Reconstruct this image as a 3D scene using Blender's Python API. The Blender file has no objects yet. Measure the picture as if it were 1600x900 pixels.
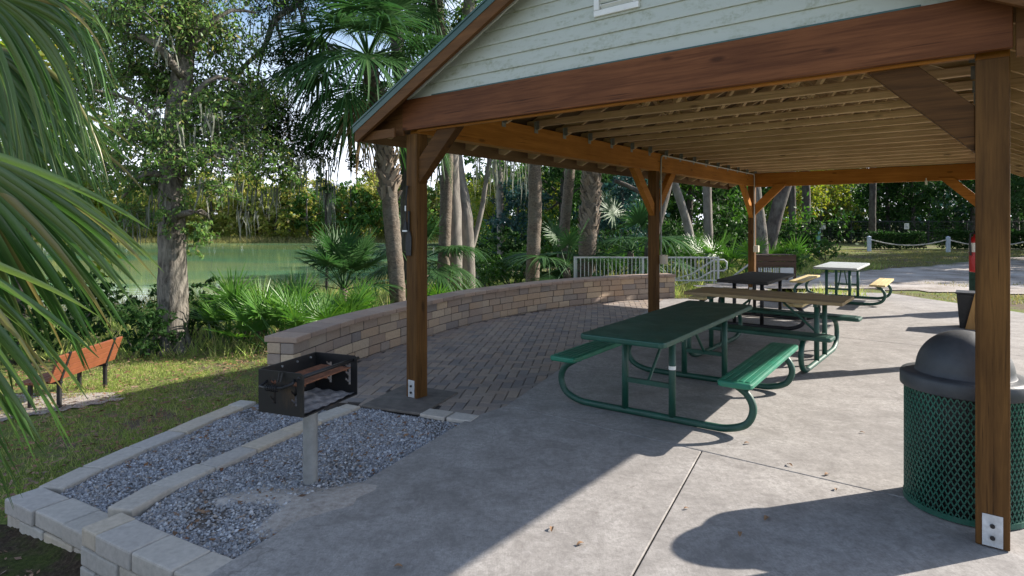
import bpy, bmesh, math, random
import numpy as np
from mathutils import Vector, Matrix

C = bpy.context.scene.collection
R = math.radians
F, V0, EYE = 952.0, 348.0, 1.65          # focal length (px), horizon row, eye height
rnd = random.Random(7)

def at(u, Y, z=0.0):                     # a point on the sight line of column u at depth Y
    return ((u - 800.0) * Y / F, Y, z)
def G(u, v, z=0.0):                      # the point of the horizontal plane z seen at (u, v)
    Y = F * (EYE - z) / (v - V0)
    return ((u - 800.0) * Y / F, Y, z)

# ------------------------------------------------------------------ materials
class NT:
    def __init__(s, name):
        s.m = bpy.data.materials.new(name); s.m.use_nodes = True
        s.t = s.m.node_tree; s.t.nodes.clear()
        s.out = s.n('ShaderNodeOutputMaterial')
    def n(s, typ, **kw):
        nd = s.t.nodes.new(typ)
        for k, v in kw.items():
            if k.startswith('i_'):
                key = k[2:]
                nd.inputs[int(key) if key.isdigit() else key.replace('_', ' ')].default_value = v
            else: setattr(nd, k, v)
        return nd
    def l(s, a, b): s.t.links.new(a, b)
    def ramp(s, fac, stops):
        r = s.n('ShaderNodeValToRGB'); e = r.color_ramp.elements
        while len(e) < len(stops): e.new(0.5)
        for k, (p, c) in zip(e, stops):
            k.position = p; k.color = (*c, 1) if len(c) == 3 else c
        s.l(fac, r.inputs[0]); return r.outputs[0]
    def coord(s, scale=(1, 1, 1), kind='Object'):
        tc = s.n('ShaderNodeTexCoord'); mp = s.n('ShaderNodeMapping')
        mp.inputs['Scale'].default_value = scale
        s.l(tc.outputs[kind], mp.inputs[0]); return mp.outputs[0]
    def noise(s, co, scale, detail=4, rough=.55, dist=0.0):
        nd = s.n('ShaderNodeTexNoise', i_Scale=scale, i_Detail=detail, i_Roughness=rough, i_Distortion=dist)
        s.l(co, nd.inputs['Vector']); return nd.outputs['Fac']
    def mix(s, fac, a, b, blend='MIX'):
        m = s.n('ShaderNodeMix', data_type='RGBA', blend_type=blend)
        for src, sock in ((fac, m.inputs[0]), (a, m.inputs[6]), (b, m.inputs[7])):
            if isinstance(src, (int, float)): sock.default_value = src
            elif isinstance(src, tuple): sock.default_value = (*src, 1)
            else: s.l(src, sock)
        return m.outputs[2]
    def math(s, op, a, b=0.0, clamp=False):
        m = s.n('ShaderNodeMath', operation=op, use_clamp=clamp)
        for src, sock in ((a, m.inputs[0]), (b, m.inputs[1])):
            if isinstance(src, (int, float)): sock.default_value = src
            else: s.l(src, sock)
        return m.outputs[0]
    def island(s):
        return s.n('ShaderNodeNewGeometry').outputs['Random Per Island']
    def bump(s, h, strength=.3, dist=.01):
        b = s.n('ShaderNodeBump', i_Strength=strength, i_Distance=dist); s.l(h, b.inputs['Height']); return b.outputs[0]
    def bsdf(s, col, rough=.6, normal=None, metal=0.0, spec=.5, coat=0.0):
        p = s.n('ShaderNodeBsdfPrincipled')
        if isinstance(col, tuple): p.inputs['Base Color'].default_value = (*col, 1)
        else: s.l(col, p.inputs['Base Color'])
        if isinstance(rough, (int, float)): p.inputs['Roughness'].default_value = rough
        else: s.l(rough, p.inputs['Roughness'])
        p.inputs['Metallic'].default_value = metal
        p.inputs['Specular IOR Level'].default_value = spec
        p.inputs['Coat Weight'].default_value = coat
        if normal is not None: s.l(normal, p.inputs['Normal'])
        s.l(p.outputs[0], s.out.inputs[0]); return p

def scale_col(c, k): return tuple(min(1, x * k) for x in c)

def m_plain(name, c, rough=.5, metal=0.0, var=.25, scale=6, bump=.1, spec=.5, coat=0.0, dust=0.0):
    t = NT(name); co = t.coord()
    n = t.noise(co, scale, 6, .6)
    col = t.ramp(n, [(.3, scale_col(c, 1 - var)), (.7, scale_col(c, 1 + var))])
    nb = t.noise(co, scale * 9, 3)
    if dust:
        d1 = t.noise(co, 3.2, 6, .7, .6); d2 = t.noise(co, 34, 4, .7)
        col = t.mix(t.math('MULTIPLY', t.ramp(d1, [(.42, (0, 0, 0)), (.66, (dust,) * 3)]), t.ramp(d2, [(.35, (.35, .35, .35)), (.6, (1, 1, 1))])), col, (.23, .225, .20))
        sc_ = t.noise(t.coord((38, 2.5, 3)), 1.0, 3, .6); col = t.mix(t.ramp(sc_, [(.66, (0, 0, 0)), (.72, (dust * .8,) * 3)]), col, (.30, .30, .27))
        rough = t.ramp(d1, [(.3, (rough,) * 3), (.7, (min(1, rough + .25),) * 3)])
    t.bsdf(col, rough, t.bump(nb, bump, .004), metal, spec, coat); return t.m

def m_wood(name, dark, light, axis, grey=.0, rough=.65, knots=True, island=.25):
    t = NT(name)
    sc = [22, 22, 22]; sc[axis] = 1.1
    co = t.coord(tuple(sc))
    isl = t.island()
    off = t.n('ShaderNodeVectorMath', operation='ADD'); sh = t.n('ShaderNodeCombineXYZ')
    k = t.math('MULTIPLY', isl, 37.0)
    for i in range(3): t.l(k, sh.inputs[i])
    t.l(co, off.inputs[0]); t.l(sh.outputs[0], off.inputs[1])
    n1 = t.noise(off.outputs[0], 1.0, 6, .65, .6)
    n2 = t.noise(off.outputs[0], 5.0, 3, .6)
    f = t.math('ADD', t.math('MULTIPLY', n1, .75), t.math('MULTIPLY', n2, .25))
    col = t.ramp(f, [(.32, dark), (.5, tuple((a + b) / 2 for a, b in zip(dark, light))), (.68, light)])
    big = t.noise(t.coord((1, 1, 1)), 1.3, 3)
    col = t.mix(t.ramp(big, [(.35, (0, 0, 0)), (.7, (.55, .55, .55))]), col, scale_col(dark, .8))
    if grey: col = t.mix(t.ramp(t.noise(t.coord((1, 1, 1)), 3.1, 5), [(.4, (0, 0, 0)), (.75, (grey,) * 3)]), col, (.30, .28, .25))
    if knots:
        ks = [6.5, 6.5, 6.5]; ks[axis] = 2.2
        vo = t.n('ShaderNodeTexVoronoi', i_Scale=1.0); t.l(t.coord(tuple(ks)), vo.inputs['Vector'])
        kn = t.ramp(vo.outputs['Distance'], [(.07, (1, 1, 1)), (.15, (0, 0, 0))])
        col = t.mix(t.math('MULTIPLY', kn, .7), col, scale_col(dark, .35))
    cs = [75, 75, 75]; cs[axis] = 1.6
    ck = t.noise(t.coord(tuple(cs)), 1.0, 2, .5, .3); msk = t.noise(t.coord((2.3, 2.3, 2.3)), 1.0, 3)
    crack = t.math('MULTIPLY', t.ramp(ck, [(.30, (1, 1, 1)), (.36, (0, 0, 0))]), t.ramp(msk, [(.42, (0, 0, 0)), (.6, (.8, .8, .8))]))
    col = t.mix(crack, col, scale_col(dark, .3))
    val = t.n('ShaderNodeHueSaturation'); t.l(col, val.inputs['Color'])
    t.l(t.math('ADD', t.math('MULTIPLY', isl, island), 1 - island / 2), val.inputs['Value'])
    t.bsdf(val.outputs[0], rough, t.bump(f, .45, .005), 0, .16); return t.m

def m_leaf(name, cols, trans=.35, rough=.45, spec=.35):
    t = NT(name); isl = t.island()
    n = len(cols)
    col = t.ramp(isl, [(i / max(1, n - 1), c) for i, c in enumerate(cols)])
    p = t.n('ShaderNodeBsdfPrincipled', i_Roughness=rough); p.inputs['Specular IOR Level'].default_value = spec
    t.l(col, p.inputs['Base Color'])
    tr = t.n('ShaderNodeBsdfTranslucent')
    hs = t.n('ShaderNodeHueSaturation', i_Saturation=1.1, i_Value=1.5); t.l(col, hs.inputs['Color'])
    t.l(hs.outputs[0], tr.inputs[0])
    mx = t.n('ShaderNodeMixShader'); mx.inputs[0].default_value = trans
    t.l(p.outputs[0], mx.inputs[1]); t.l(tr.outputs[0], mx.inputs[2]); t.l(mx.outputs[0], t.out.inputs[0])
    return t.m

def m_bark(name, dark, light, scale=9, zs=.35, bump=.8):
    t = NT(name); co = t.coord((1, 1, zs))
    n = t.noise(co, scale, 8, .65, .4); b = t.noise(t.coord(), 2.2, 4)
    col = t.ramp(n, [(.33, dark), (.66, light)])
    col = t.mix(t.ramp(b, [(.45, (0, 0, 0)), (.75, (.5, .5, .5))]), col, (.20, .20, .165))
    t.bsdf(col, .85, t.bump(n, bump, .03), 0, .2); return t.m

def m_island(name, cols, rough=.8, nscale=30, bump=.4, var=.25):
    t = NT(name); isl = t.island(); n = len(cols)
    col = t.ramp(isl, [(i / (n - 1), c) for i, c in enumerate(cols)])
    co = t.coord(); nz = t.noise(co, nscale, 5, .65); nb = t.noise(co, 2.3, 4)
    col = t.mix(t.ramp(nz, [(.3, (var,) * 3), (.7, (0, 0, 0))]), col, (.06, .055, .05))
    col = t.mix(t.ramp(nb, [(.4, (0, 0, 0)), (.75, (.35, .35, .35))]), col, (.34, .31, .27))
    t.bsdf(col, rough, t.bump(nz, bump, .006), 0, .25); return t.m

M = {}
M['wood_beam_front'] = m_wood('stained_red_brown_wood', (0.095, 0.032, 0.012), (0.273, 0.103, 0.039), 0, rough=.6)
M['wood_orange_l'] = m_wood('orange_stained_wood', (0.330, 0.124, 0.020), (0.586, 0.249, 0.051), 1, rough=.55)
M['wood_orange_t'] = m_wood('orange_stained_wood_cross', (0.305, 0.115, 0.019), (0.542, 0.230, 0.048), 0, rough=.55)
M['wood_post'] = m_wood('brown_post_wood', (.055, .025, .007), (.20, .095, .026), 2)
M['wood_brace'] = m_wood('brace_wood', (.05, .022, .006), (.16, .072, .021), 0)
M['wood_joist'] = m_wood('joist_lumber', (0.523, 0.345, 0.190), (0.986, 0.708, 0.444), 0, island=.35)
M['wood_rafter'] = m_wood('rafter_lumber', (0.468, 0.318, 0.179), (0.835, 0.609, 0.394), 0, island=.35)
M['wood_fascia'] = m_wood('fascia_wood', (.15, .085, .045), (.29, .18, .105), 1)
M['wood_rake'] = m_wood('rake_wood', (0.098, 0.044, 0.015), (0.207, 0.092, 0.032), 0)
M['plywood'] = m_wood('roof_sheathing', (.10, .062, .036), (.18, .12, .075), 1)  # darkened so the gaps above the joists read as shade
M['wood_table'] = m_wood('weathered_table_planks', (0.242, 0.168, 0.080), (0.483, 0.358, 0.189), 1, .3)
M['wood_yellow'] = m_wood('yellow_pine_planks', (.50, .38, .17), (.68, .56, .30), 1)
M['wood_dark'] = m_wood('dark_stained_boards', (.05, .03, .02), (.12, .075, .05), 0)  # dark brown colour of the low stand's own boards
M['wood_board'] = m_wood('orange_board', (.34, .18, .06), (.5, .30, .12), 2)
M['roof_metal'] = m_plain('green_metal_roof', (.022, .075, .060), .4, .0, .2)
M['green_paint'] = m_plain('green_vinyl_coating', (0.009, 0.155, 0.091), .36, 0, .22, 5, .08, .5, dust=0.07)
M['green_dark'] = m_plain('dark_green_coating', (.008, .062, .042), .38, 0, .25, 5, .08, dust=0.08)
M['green_mesh'] = m_plain('green_expanded_metal', (.006, .085, .055), .38, 0, .3, 5, .1, dust=0.10)
M['black_iron'] = m_plain('black_iron', (.014, .014, .015), .5, .2, .5, 7, .25)
M['black_plastic'] = m_plain('black_plastic', (.012, .012, .013), .5, 0, .3, dust=0.15)
M['black_top'] = m_plain('dark_table_top', (.016, .013, .012), .6, 0, .35, 12, dust=0.20)
M['dome'] = m_plain('charcoal_plastic', (.036, .042, .048), .42, 0, .25, 9, .12, dust=0.10)
M['galv'] = m_plain('galvanised_steel', (.27, .28, .28), .5, .35, .2, 14, .1, dust=0.30)
M['plate'] = m_plain('bracket_steel', (.50, .52, .53), .5, .3, .25, 20, .15, dust=0.40)
M['white_rail'] = m_plain('pale_grey_rail', (0.476, 0.493, 0.493), .45, 0, .08, dust=0.30)
M['white'] = m_plain('white_vinyl', (.76, .76, .72), .5, 0, .08)
M['white_top'] = m_plain('pale_grey_table_top', (0.340, 0.367, 0.354), .45, 0, .12, dust=0.35)
M['beige'] = m_plain('beige_plastic', (.58, .52, .40), .5, 0, .1)
M['red'] = m_plain('red_paint', (.42, .012, .012), .3, 0, .1)
M['label'] = m_plain('paper_label', (.72, .68, .60), .6, 0, .1)
M['rust'] = m_plain('rusty_steel', (.20, .082, .042), .85, 0, .5, 18, .6)
M['ash'] = m_plain('ash', (.30, .28, .27), .95, 0, .4, 22, .9)
M['rope'] = m_plain('rope', (.52, .50, .46), .8, 0, .15)
M['blue_post'] = m_plain('pale_blue_post', (.52, .60, .72), .6, 0, .12)
M['fence_dark'] = m_plain('chain_link_wire', (.035, .04, .038), .6, .3, .2)
M['bench_orange'] = m_plain('orange_plastic_slat', (0.200, 0.063, 0.027), .5, 0, .15, 8)
M['leaf_brown'] = m_island('dry_leaf', [(.20, .085, .03), (.12, .06, .03), (.30, .17, .08), (.16, .06, .025)], .7, 60, .3, .2)
M['brick_wall'] = m_island('tumbled_wall_block', [(0.527, 0.390, 0.254), (0.274, 0.240, 0.220), (0.395, 0.279, 0.190), (0.578, 0.449, 0.305), (0.222, 0.201, 0.194), (0.487, 0.351, 0.228), (0.328, 0.260, 0.212), (0.538, 0.429, 0.306)], .85, 35, .6)
M['cap_stone'] = m_island('cap_stone', [(0.363, 0.259, 0.193), (0.418, 0.303, 0.226), (0.297, 0.220, 0.171), (0.385, 0.275, 0.209)], .85, 30, .5)
M['edge_stone'] = m_island('edging_stone', [(0.566, 0.526, 0.445), (0.491, 0.464, 0.424), (0.621, 0.514, 0.366), (0.527, 0.501, 0.460), (0.443, 0.403, 0.362)], .88, 28, .6, .3)
M['paver'] = m_island('clay_paver', [(.25, .21, .185), (.33, .255, .195), (.19, .175, .17), (.29, .235, .20), (.36, .29, .225), (.22, .19, .175)], .8, 45, .4, .3)
M['paver_joint'] = m_plain('paver_joint_sand', (.055, .048, .042), .95, 0, .3, 30, .4)
M['stone_dark'] = m_plain('dark_footing_stone', (0.117, 0.104, 0.090), .85, 0, .3, 10, .4)
M['gravel'] = m_island('gravel_stone', [(0.273, 0.285, 0.313), (0.462, 0.474, 0.508), (0.164, 0.169, 0.187), (0.355, 0.372, 0.407), (0.705, 0.716, 0.739), (0.229, 0.223, 0.229), (0.476, 0.419, 0.361)], .8, 60, .3, .2)
M['bark_oak'] = m_bark('oak_bark', (.028, .024, .02), (.24, .215, .18), 17, .3, 1.0)
M['bark_grey'] = m_bark('grey_bark', (.11, .098, .086), (.26, .235, .205), 5, .5, .6)
M['bark_palm'] = m_bark('palm_bark', (.065, .052, .04), (.20, .16, .122), 16, 1.6)
M['bark_dark'] = m_bark('dark_bark', (.035, .03, .027), (.11, .095, .085), 10, .3)
M['boot'] = m_island('palm_boot', [(.20, .145, .10), (.28, .22, .165), (.13, .095, .07), (.34, .28, .22)], .85, 30, .4)
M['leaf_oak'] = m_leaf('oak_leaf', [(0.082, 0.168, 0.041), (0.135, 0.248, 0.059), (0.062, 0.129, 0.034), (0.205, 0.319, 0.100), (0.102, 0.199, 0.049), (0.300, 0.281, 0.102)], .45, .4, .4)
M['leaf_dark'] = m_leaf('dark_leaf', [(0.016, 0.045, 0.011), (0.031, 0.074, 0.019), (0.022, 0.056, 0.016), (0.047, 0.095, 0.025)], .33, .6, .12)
M['leaf_mid'] = m_leaf('mid_leaf', [(0.036, 0.100, 0.019), (0.060, 0.139, 0.024), (0.045, 0.114, 0.018), (0.093, 0.181, 0.034)], .35)
M['leaf_yellow'] = m_leaf('yellow_green_leaf', [(0.163, 0.213, 0.028), (0.125, 0.188, 0.027), (0.213, 0.213, 0.037), (0.100, 0.156, 0.027), (0.250, 0.206, 0.044)], .5)
M['leaf_far'] = m_leaf('far_bank_leaf', [(0.191, 0.251, 0.050), (0.345, 0.360, 0.078), (0.122, 0.189, 0.047), (0.444, 0.385, 0.103), (0.247, 0.306, 0.068), (0.401, 0.312, 0.178)], .4, .7, .1)
M['leaf_blue'] = m_leaf('blue_green_leaf', [(0.021, 0.065, 0.057), (0.034, 0.085, 0.072), (0.026, 0.073, 0.065)], .25)
M['palm_leaf'] = m_leaf('palm_frond', [(0.029, 0.082, 0.023), (0.044, 0.110, 0.030), (0.036, 0.093, 0.031), (0.066, 0.128, 0.041)], .3, .48, .25)
M['palm_leaf_near'] = m_leaf('near_palm_frond', [(0.046, 0.111, 0.028), (0.082, 0.167, 0.042), (0.037, 0.093, 0.026), (0.132, 0.190, 0.053), (0.057, 0.137, 0.034), (0.070, 0.148, 0.039), (0.244, 0.205, 0.080)], .3, .34, .55)
M['palm_dry'] = m_leaf('dry_palm_frond', [(.25, .18, .09), (.18, .13, .07), (.32, .25, .14)], .3, .6, .2)
M['palmetto'] = m_leaf('saw_palmetto_leaf', [(0.053, 0.144, 0.023), (0.080, 0.194, 0.030), (0.067, 0.165, 0.024), (0.109, 0.215, 0.033)], .35, .38, .5)
M['moss'] = m_leaf('spanish_moss', [(.20, .215, .17), (.15, .165, .13), (.26, .27, .22), (.12, .13, .10)], .25, .9, .1)
M['grass'] = m_leaf('grass_blade', [(0.197, 0.281, 0.059), (0.283, 0.378, 0.092), (0.412, 0.433, 0.148), (0.164, 0.237, 0.058), (0.585, 0.500, 0.247)], .4, .6, .2)
M['grass_dry'] = m_leaf('dry_grass_blade', [(0.240, 0.216, 0.084), (0.156, 0.180, 0.054), (0.312, 0.264, 0.120), (0.120, 0.144, 0.042)], .35, .6, .2)

def m_ground():
    t = NT('lawn_soil'); co = t.coord()
    a = t.noise(co, .55, 6, .6); b = t.noise(co, 5.5, 6, .7); c = t.noise(co, 38, 4, .7)
    grass = t.ramp(c, [(.3, (.06, .085, .02)), (.55, (.14, .18, .045)), (.75, (.25, .25, .10))])
    dirt = t.ramp(c, [(.3, (.065, .045, .03)), (.6, (.16, .125, .09)), (.8, (.34, .30, .25))])
    f = t.math('ADD', t.math('MULTIPLY', a, .6), t.math('MULTIPLY', b, .4))
    col = t.mix(t.ramp(f, [(.47, (0, 0, 0)), (.56, (1, 1, 1))]), grass, dirt)
    t.bsdf(col, .95, t.bump(c, .6, .02), 0, .1); return t.m
M['ground'] = m_ground()

def m_concrete():
    t = NT('broom_concrete'); co = t.coord()
    a = t.noise(co, .8, 6, .6); b = t.noise(co, 4.5, 6, .65); c = t.noise(co, 90, 3, .7)
    f = t.math('ADD', t.math('MULTIPLY', a, .5), t.math('MULTIPLY', b, .5))
    col = t.ramp(f, [(.36, (.25, .237, .222)), (.5, (.35, .332, .312)), (.64, (.43, .412, .39))])
    col = t.mix(t.ramp(c, [(.35, (.3, .3, .3)), (.6, (0, 0, 0))]), col, (.155, .145, .135))
    st = t.noise(co, 1.7, 5, .7, 1.2)
    col = t.mix(t.ramp(st, [(.52, (0, 0, 0)), (.72, (.6, .6, .6))]), col, (.13, .12, .112))
    vo = t.n('ShaderNodeTexVoronoi', i_Scale=.55, feature='DISTANCE_TO_EDGE'); wv = t.n('ShaderNodeVectorMath', operation='ADD'); nn = t.n('ShaderNodeTexNoise', i_Scale=3.0, i_Detail=6.0)
    t.l(co, nn.inputs['Vector']); sc_ = t.n('ShaderNodeVectorMath', operation='SCALE'); sc_.inputs['Scale'].default_value = .35; t.l(nn.outputs['Color'], sc_.inputs[0]); t.l(co, wv.inputs[0]); t.l(sc_.outputs[0], wv.inputs[1]); t.l(wv.outputs[0], vo.inputs['Vector'])
    crk = t.math('MULTIPLY', t.ramp(vo.outputs['Distance'], [(.0, (1, 1, 1)), (.0035, (0, 0, 0))]), t.ramp(a, [(.5, (0, 0, 0)), (.6, (.55, .55, .55))]))
    col = t.mix(crk, col, (.10, .09, .08))
    pt = t.noise(co, 2.6, 7, .75, .8)
    col = t.mix(t.ramp(pt, [(.50, (0, 0, 0)), (.62, (.5, .5, .5))]), col, (.185, .172, .16))
    lt = t.noise(t.coord((1.3, 1.1, 1)), 6.0, 6, .75)
    col = t.mix(t.ramp(lt, [(.56, (0, 0, 0)), (.70, (.5, .5, .5))]), col, (.42, .405, .395))
    mo_ = t.noise(co, 24, 8, .85); col = t.mix(t.ramp(mo_, [(.42, (.55, .55, .55)), (.54, (0, 0, 0))]), col, (.17, .16, .15))
    m2 = t.noise(co, 9.5, 8, .85, .5); col = t.mix(t.ramp(m2, [(.56, (0, 0, 0)), (.68, (.5, .5, .5))]), col, (.15, .14, .132))
    gr_ = t.noise(t.coord((180, 12, 1)), 1.0, 2)
    col = t.mix(t.ramp(gr_, [(.4, (.16, .16, .16)), (.6, (0, 0, 0))]), col, (.14, .13, .12))
    sp = t.noise(co, 14, 2)
    col = t.mix(t.ramp(sp, [(.70, (0, 0, 0)), (.74, (.5, .5, .5))]), col, (.16, .14, .125))
    t.bsdf(col, .8, t.bump(c, .2, .004), 0, .3); return t.m
M['concrete'] = m_concrete()

def m_sand():
    t = NT('pale_sand'); co = t.coord()
    a = t.noise(co, .7, 6, .65); c = t.noise(co, 25, 5, .7)
    f = t.math('ADD', t.math('MULTIPLY', a, .6), t.math('MULTIPLY', c, .4))
    col = t.ramp(f, [(.36, (.15, .12, .09)), (.5, (.36, .325, .29)), (.64, (.54, .50, .46))])
    t.bsdf(col, .95, t.bump(c, .5, .02), 0, .1); return t.m
M['sand'] = m_sand()

def m_gravelbed():
    t = NT('gravel_bed_base'); co = t.coord()
    v = t.n('ShaderNodeTexVoronoi', i_Scale=75.0); t.l(co, v.inputs['Vector'])
    col = t.ramp(v.outputs['Color'], [(.2, (.09, .085, .085)), (.5, (.19, .185, .185)), (.9, (.32, .315, .31))])
    a = t.noise(co, 2.4, 5, .6)
    col = t.mix(t.ramp(a, [(.52, (0, 0, 0)), (.66, (1, 1, 1))]), col, (.11, .085, .065))
    t.bsdf(col, .9, t.bump(v.outputs['Distance'], .6, .01), 0, .2); return t.m
M['gravel_bed'] = m_gravelbed()

def m_water():
    t = NT('spring_water'); co = t.coord((.35, 1.0, 1))
    a = t.noise(co, 1.3, 5, .6); b = t.noise(t.coord((.02, .09, 1)), 1.0, 3)
    col = t.ramp(b, [(.35, (.19, .27, .10)), (.5, (.12, .28, .15)), (.66, (.27, .33, .14))])
    t.bsdf(col, .05, t.bump(a, .13, .04), 0, .5); return t.m
M['water'] = m_water()

def m_siding():
    t = NT('pale_green_siding'); co = t.coord((1, 1, 1))
    s = t.noise(t.coord((1.6, 1, 5.0)), 2.1, 6, .7, .8); f = t.noise(co, 30, 4, .7)
    g = t.math('MULTIPLY', t.ramp(s, [(.48, (0, 0, 0)), (.68, (1, 1, 1))]), t.ramp(f, [(.42, (0, 0, 0)), (.6, (1, 1, 1))]))
    col = t.mix(t.math('MULTIPLY', g, .75), (.47, .50, .44), (.22, .235, .13))
    t.bsdf(col, .5, t.bump(f, .05, .002), 0, .35); return t.m
M['siding'] = m_siding()

def m_grillplate():
    t = NT('sooty_grill_plate'); co = t.coord((1, 1, .35))
    n = t.noise(co, 14, 6, .7); n2 = t.noise(t.coord(), 5, 4)
    r = t.math('MULTIPLY', t.ramp(n, [(.5, (0, 0, 0)), (.7, (1, 1, 1))]), t.ramp(n2, [(.45, (0, 0, 0)), (.65, (1, 1, 1))]))
    col = t.mix(t.math('MULTIPLY', r, .55), (.013, .013, .014), (.13, .075, .035))
    t.bsdf(col, .55, t.bump(n, .25, .004), .1, .5); return t.m
M['grill_plate'] = m_grillplate()

# ------------------------------------------------------------------ mesh building
class MB:
    def __init__(s): s.v = []; s.f = []
    def add(s, vs, fs):
        o = len(s.v); s.v.extend(tuple(map(float, p)) for p in vs); s.f.extend(tuple(i + o for i in f) for f in fs); return s
    def box(s, x0, x1, y0, y1, z0, z1):
        return s.add([(x0, y0, z0), (x1, y0, z0), (x1, y1, z0), (x0, y1, z0), (x0, y0, z1), (x1, y0, z1), (x1, y1, z1), (x0, y1, z1)],
                     [(0, 3, 2, 1), (4, 5, 6, 7), (0, 1, 5, 4), (1, 2, 6, 5), (2, 3, 7, 6), (3, 0, 4, 7)])
    def prism(s, poly, a, b):                     # poly: 3-D points of one face; extruded by vector b-a
        n = len(poly); d = Vector(b) - Vector(a)
        p = [Vector(q) for q in poly]
        return s.add([*p, *[q + d for q in p]], [tuple(range(n))[::-1], tuple(range(n, 2 * n))] + [(i, (i + 1) % n, n + (i + 1) % n, n + i) for i in range(n)])
    def bar(s, a, b, w, h, up=(0, 0, 1)):
        a, b = Vector(a), Vector(b); d = (b - a).normalized(); u = Vector(up)
        sd = d.cross(u)
        if sd.length < 1e-4: sd = d.cross(Vector((1, 0, 0)))
        sd.normalize(); u = sd.cross(d); x, y = sd * w / 2, u * h / 2
        return s.add([a - x - y, a + x - y, a + x + y, a - x + y, b - x - y, b + x - y, b + x + y, b - x + y],
                     [(0, 1, 2, 3), (7, 6, 5, 4), (0, 4, 5, 1), (1, 5, 6, 2), (2, 6, 7, 3), (3, 7, 4, 0)])
    def tube(s, path, rad, n=10, caps=True, wob=0.0, rg=None):
        P = [Vector(p) for p in path]
        if isinstance(rad, (int, float)): rad = [rad] * len(P)
        vs, fs = [], []; ref = None
        for i, p in enumerate(P):
            d = (P[min(i + 1, len(P) - 1)] - P[max(i - 1, 0)]).normalized()
            if ref is None:
                ref = d.cross(Vector((0, 0, 1)))
                if ref.length < .2: ref = d.cross(Vector((1, 0, 0)))
            ref = (ref - d * ref.dot(d)).normalized(); q = d.cross(ref)
            for k in range(n):
                a = 2 * math.pi * k / n; r = rad[i] * (1 + (rg.uniform(-wob, wob) if wob else 0))
                vs.append(p + ref * math.cos(a) * r + q * math.sin(a) * r)
        for i in range(len(P) - 1):
            for k in range(n):
                a, b = i * n + k, i * n + (k + 1) % n
                fs.append((a, b, b + n, a + n))
        if caps: fs += [tuple(range(n))[::-1], tuple(range((len(P) - 1) * n, len(P) * n))]
        return s.add(vs, fs)
    def lathe(s, prof, n=40, c=(0, 0, 0)):
        vs = []; fs = []
        for r, z in prof:
            for k in range(n):
                a = 2 * math.pi * k / n; vs.append((c[0] + r * math.cos(a), c[1] + r * math.sin(a), c[2] + z))
        for i in range(len(prof) - 1):
            for k in range(n):
                a, b = i * n + k, i * n + (k + 1) % n; fs.append((a, b, b + n, a + n))
        return s.add(vs, fs)
    def build(s, name, mat, parent=None, smooth=False, bevel=0.0, loc=None, rot=None):
        me = bpy.data.meshes.new(name); me.from_pydata(s.v, [], s.f); me.update()
        return link(name, me, mat, parent, smooth, bevel, loc, rot)

def link(name, me, mat, parent=None, smooth=False, bevel=0.0, loc=None, rot=None):
    me.materials.append(mat)
    if smooth: me.shade_smooth()
    o = bpy.data.objects.new(name, me); C.objects.link(o); o.parent = parent
    if loc: o.location = loc
    if rot is not None: o.rotation_euler = (0, 0, rot)
    if bevel:
        b = o.modifiers.new('edge', 'BEVEL'); b.width = bevel; b.segments = 2; b.limit_method = 'ANGLE'
    return o

def np_mesh(name, Vv, Ff, smooth=False):          # Ff: (n,k) array of equal-sized faces
    me = bpy.data.meshes.new(name); n, k = Ff.shape
    me.vertices.add(len(Vv)); me.vertices.foreach_set('co', Vv.astype(np.float32).ravel())
    me.loops.add(n * k); me.loops.foreach_set('vertex_index', Ff.astype(np.int32).ravel())
    me.polygons.add(n); me.polygons.foreach_set('loop_start', np.arange(0, n * k, k, dtype=np.int32))
    me.polygons.foreach_set('loop_total', np.full(n, k, dtype=np.int32))
    me.update(calc_edges=True); me.validate(); return me

def tag(o, label=None, cat=None, group=None, kind=None):
    if label: o['label'] = label
    if cat: o['category'] = cat
    if group: o['group'] = group
    if kind: o['kind'] = kind
    return o
def thing(name, label, cat, loc=(0, 0, 0), rz=0.0, group=None):
    o = bpy.data.objects.new(name, None); C.objects.link(o); o.empty_display_size = .2
    o.location = loc; o.rotation_euler = (0, 0, rz); return tag(o, label, cat, group)
def dup(src, loc, rz=0.0, scale=None, label=None):
    r = src.copy(); C.objects.link(r); r.location = loc; r.rotation_euler = (0, 0, rz)
    if scale is not None: r.scale = scale if isinstance(scale, tuple) else (scale,) * 3
    if label: r['label'] = label
    for ch in list(src.children):
        c = ch.copy(); C.objects.link(c); c.parent = r
        for g in list(ch.children):
            d = g.copy(); C.objects.link(d); d.parent = c
    return r

# ------------------------------------------------------------------ terrain
HIGH = np.array([(-1.35, 2.95), (-2.25, 3.48), (-3.0, 3.98), (-2.86, 5.0), (-2.48, 6.35), (-2.25, 7.6), (-1.6, 9.1), (-.75, 10.5), (.8, 12.3), (3.6, 13.95),
                 (5.6, 16.2), (9, 24), (16, 45), (60, 120), (400, 400), (400, -60), (-1.0, -60), (-.75, 1.6)])
LAKE = np.array([(-200, 8), (-30, 14), (-14, 17.5), (-9, 19.5), (-5.5, 23), (-3.2, 30), (-2.2, 42), (-1, 60), (3, 82), (-20, 83), (-60, 80), (-120, 84), (-200, 90)])
WATER_Z = -1.0
def inside(poly, x, y):
    r = np.zeros(x.shape, bool); n = len(poly)
    for i in range(n):
        (x0, y0), (x1, y1) = poly[i], poly[(i + 1) % n]
        c = (y0 > y) != (y1 > y)
        with np.errstate(divide='ignore', invalid='ignore'):
            r ^= c & (x < (x1 - x0) * (y - y0) / (y1 - y0 if y1 != y0 else 1e-9) + x0)
    return r
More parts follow.
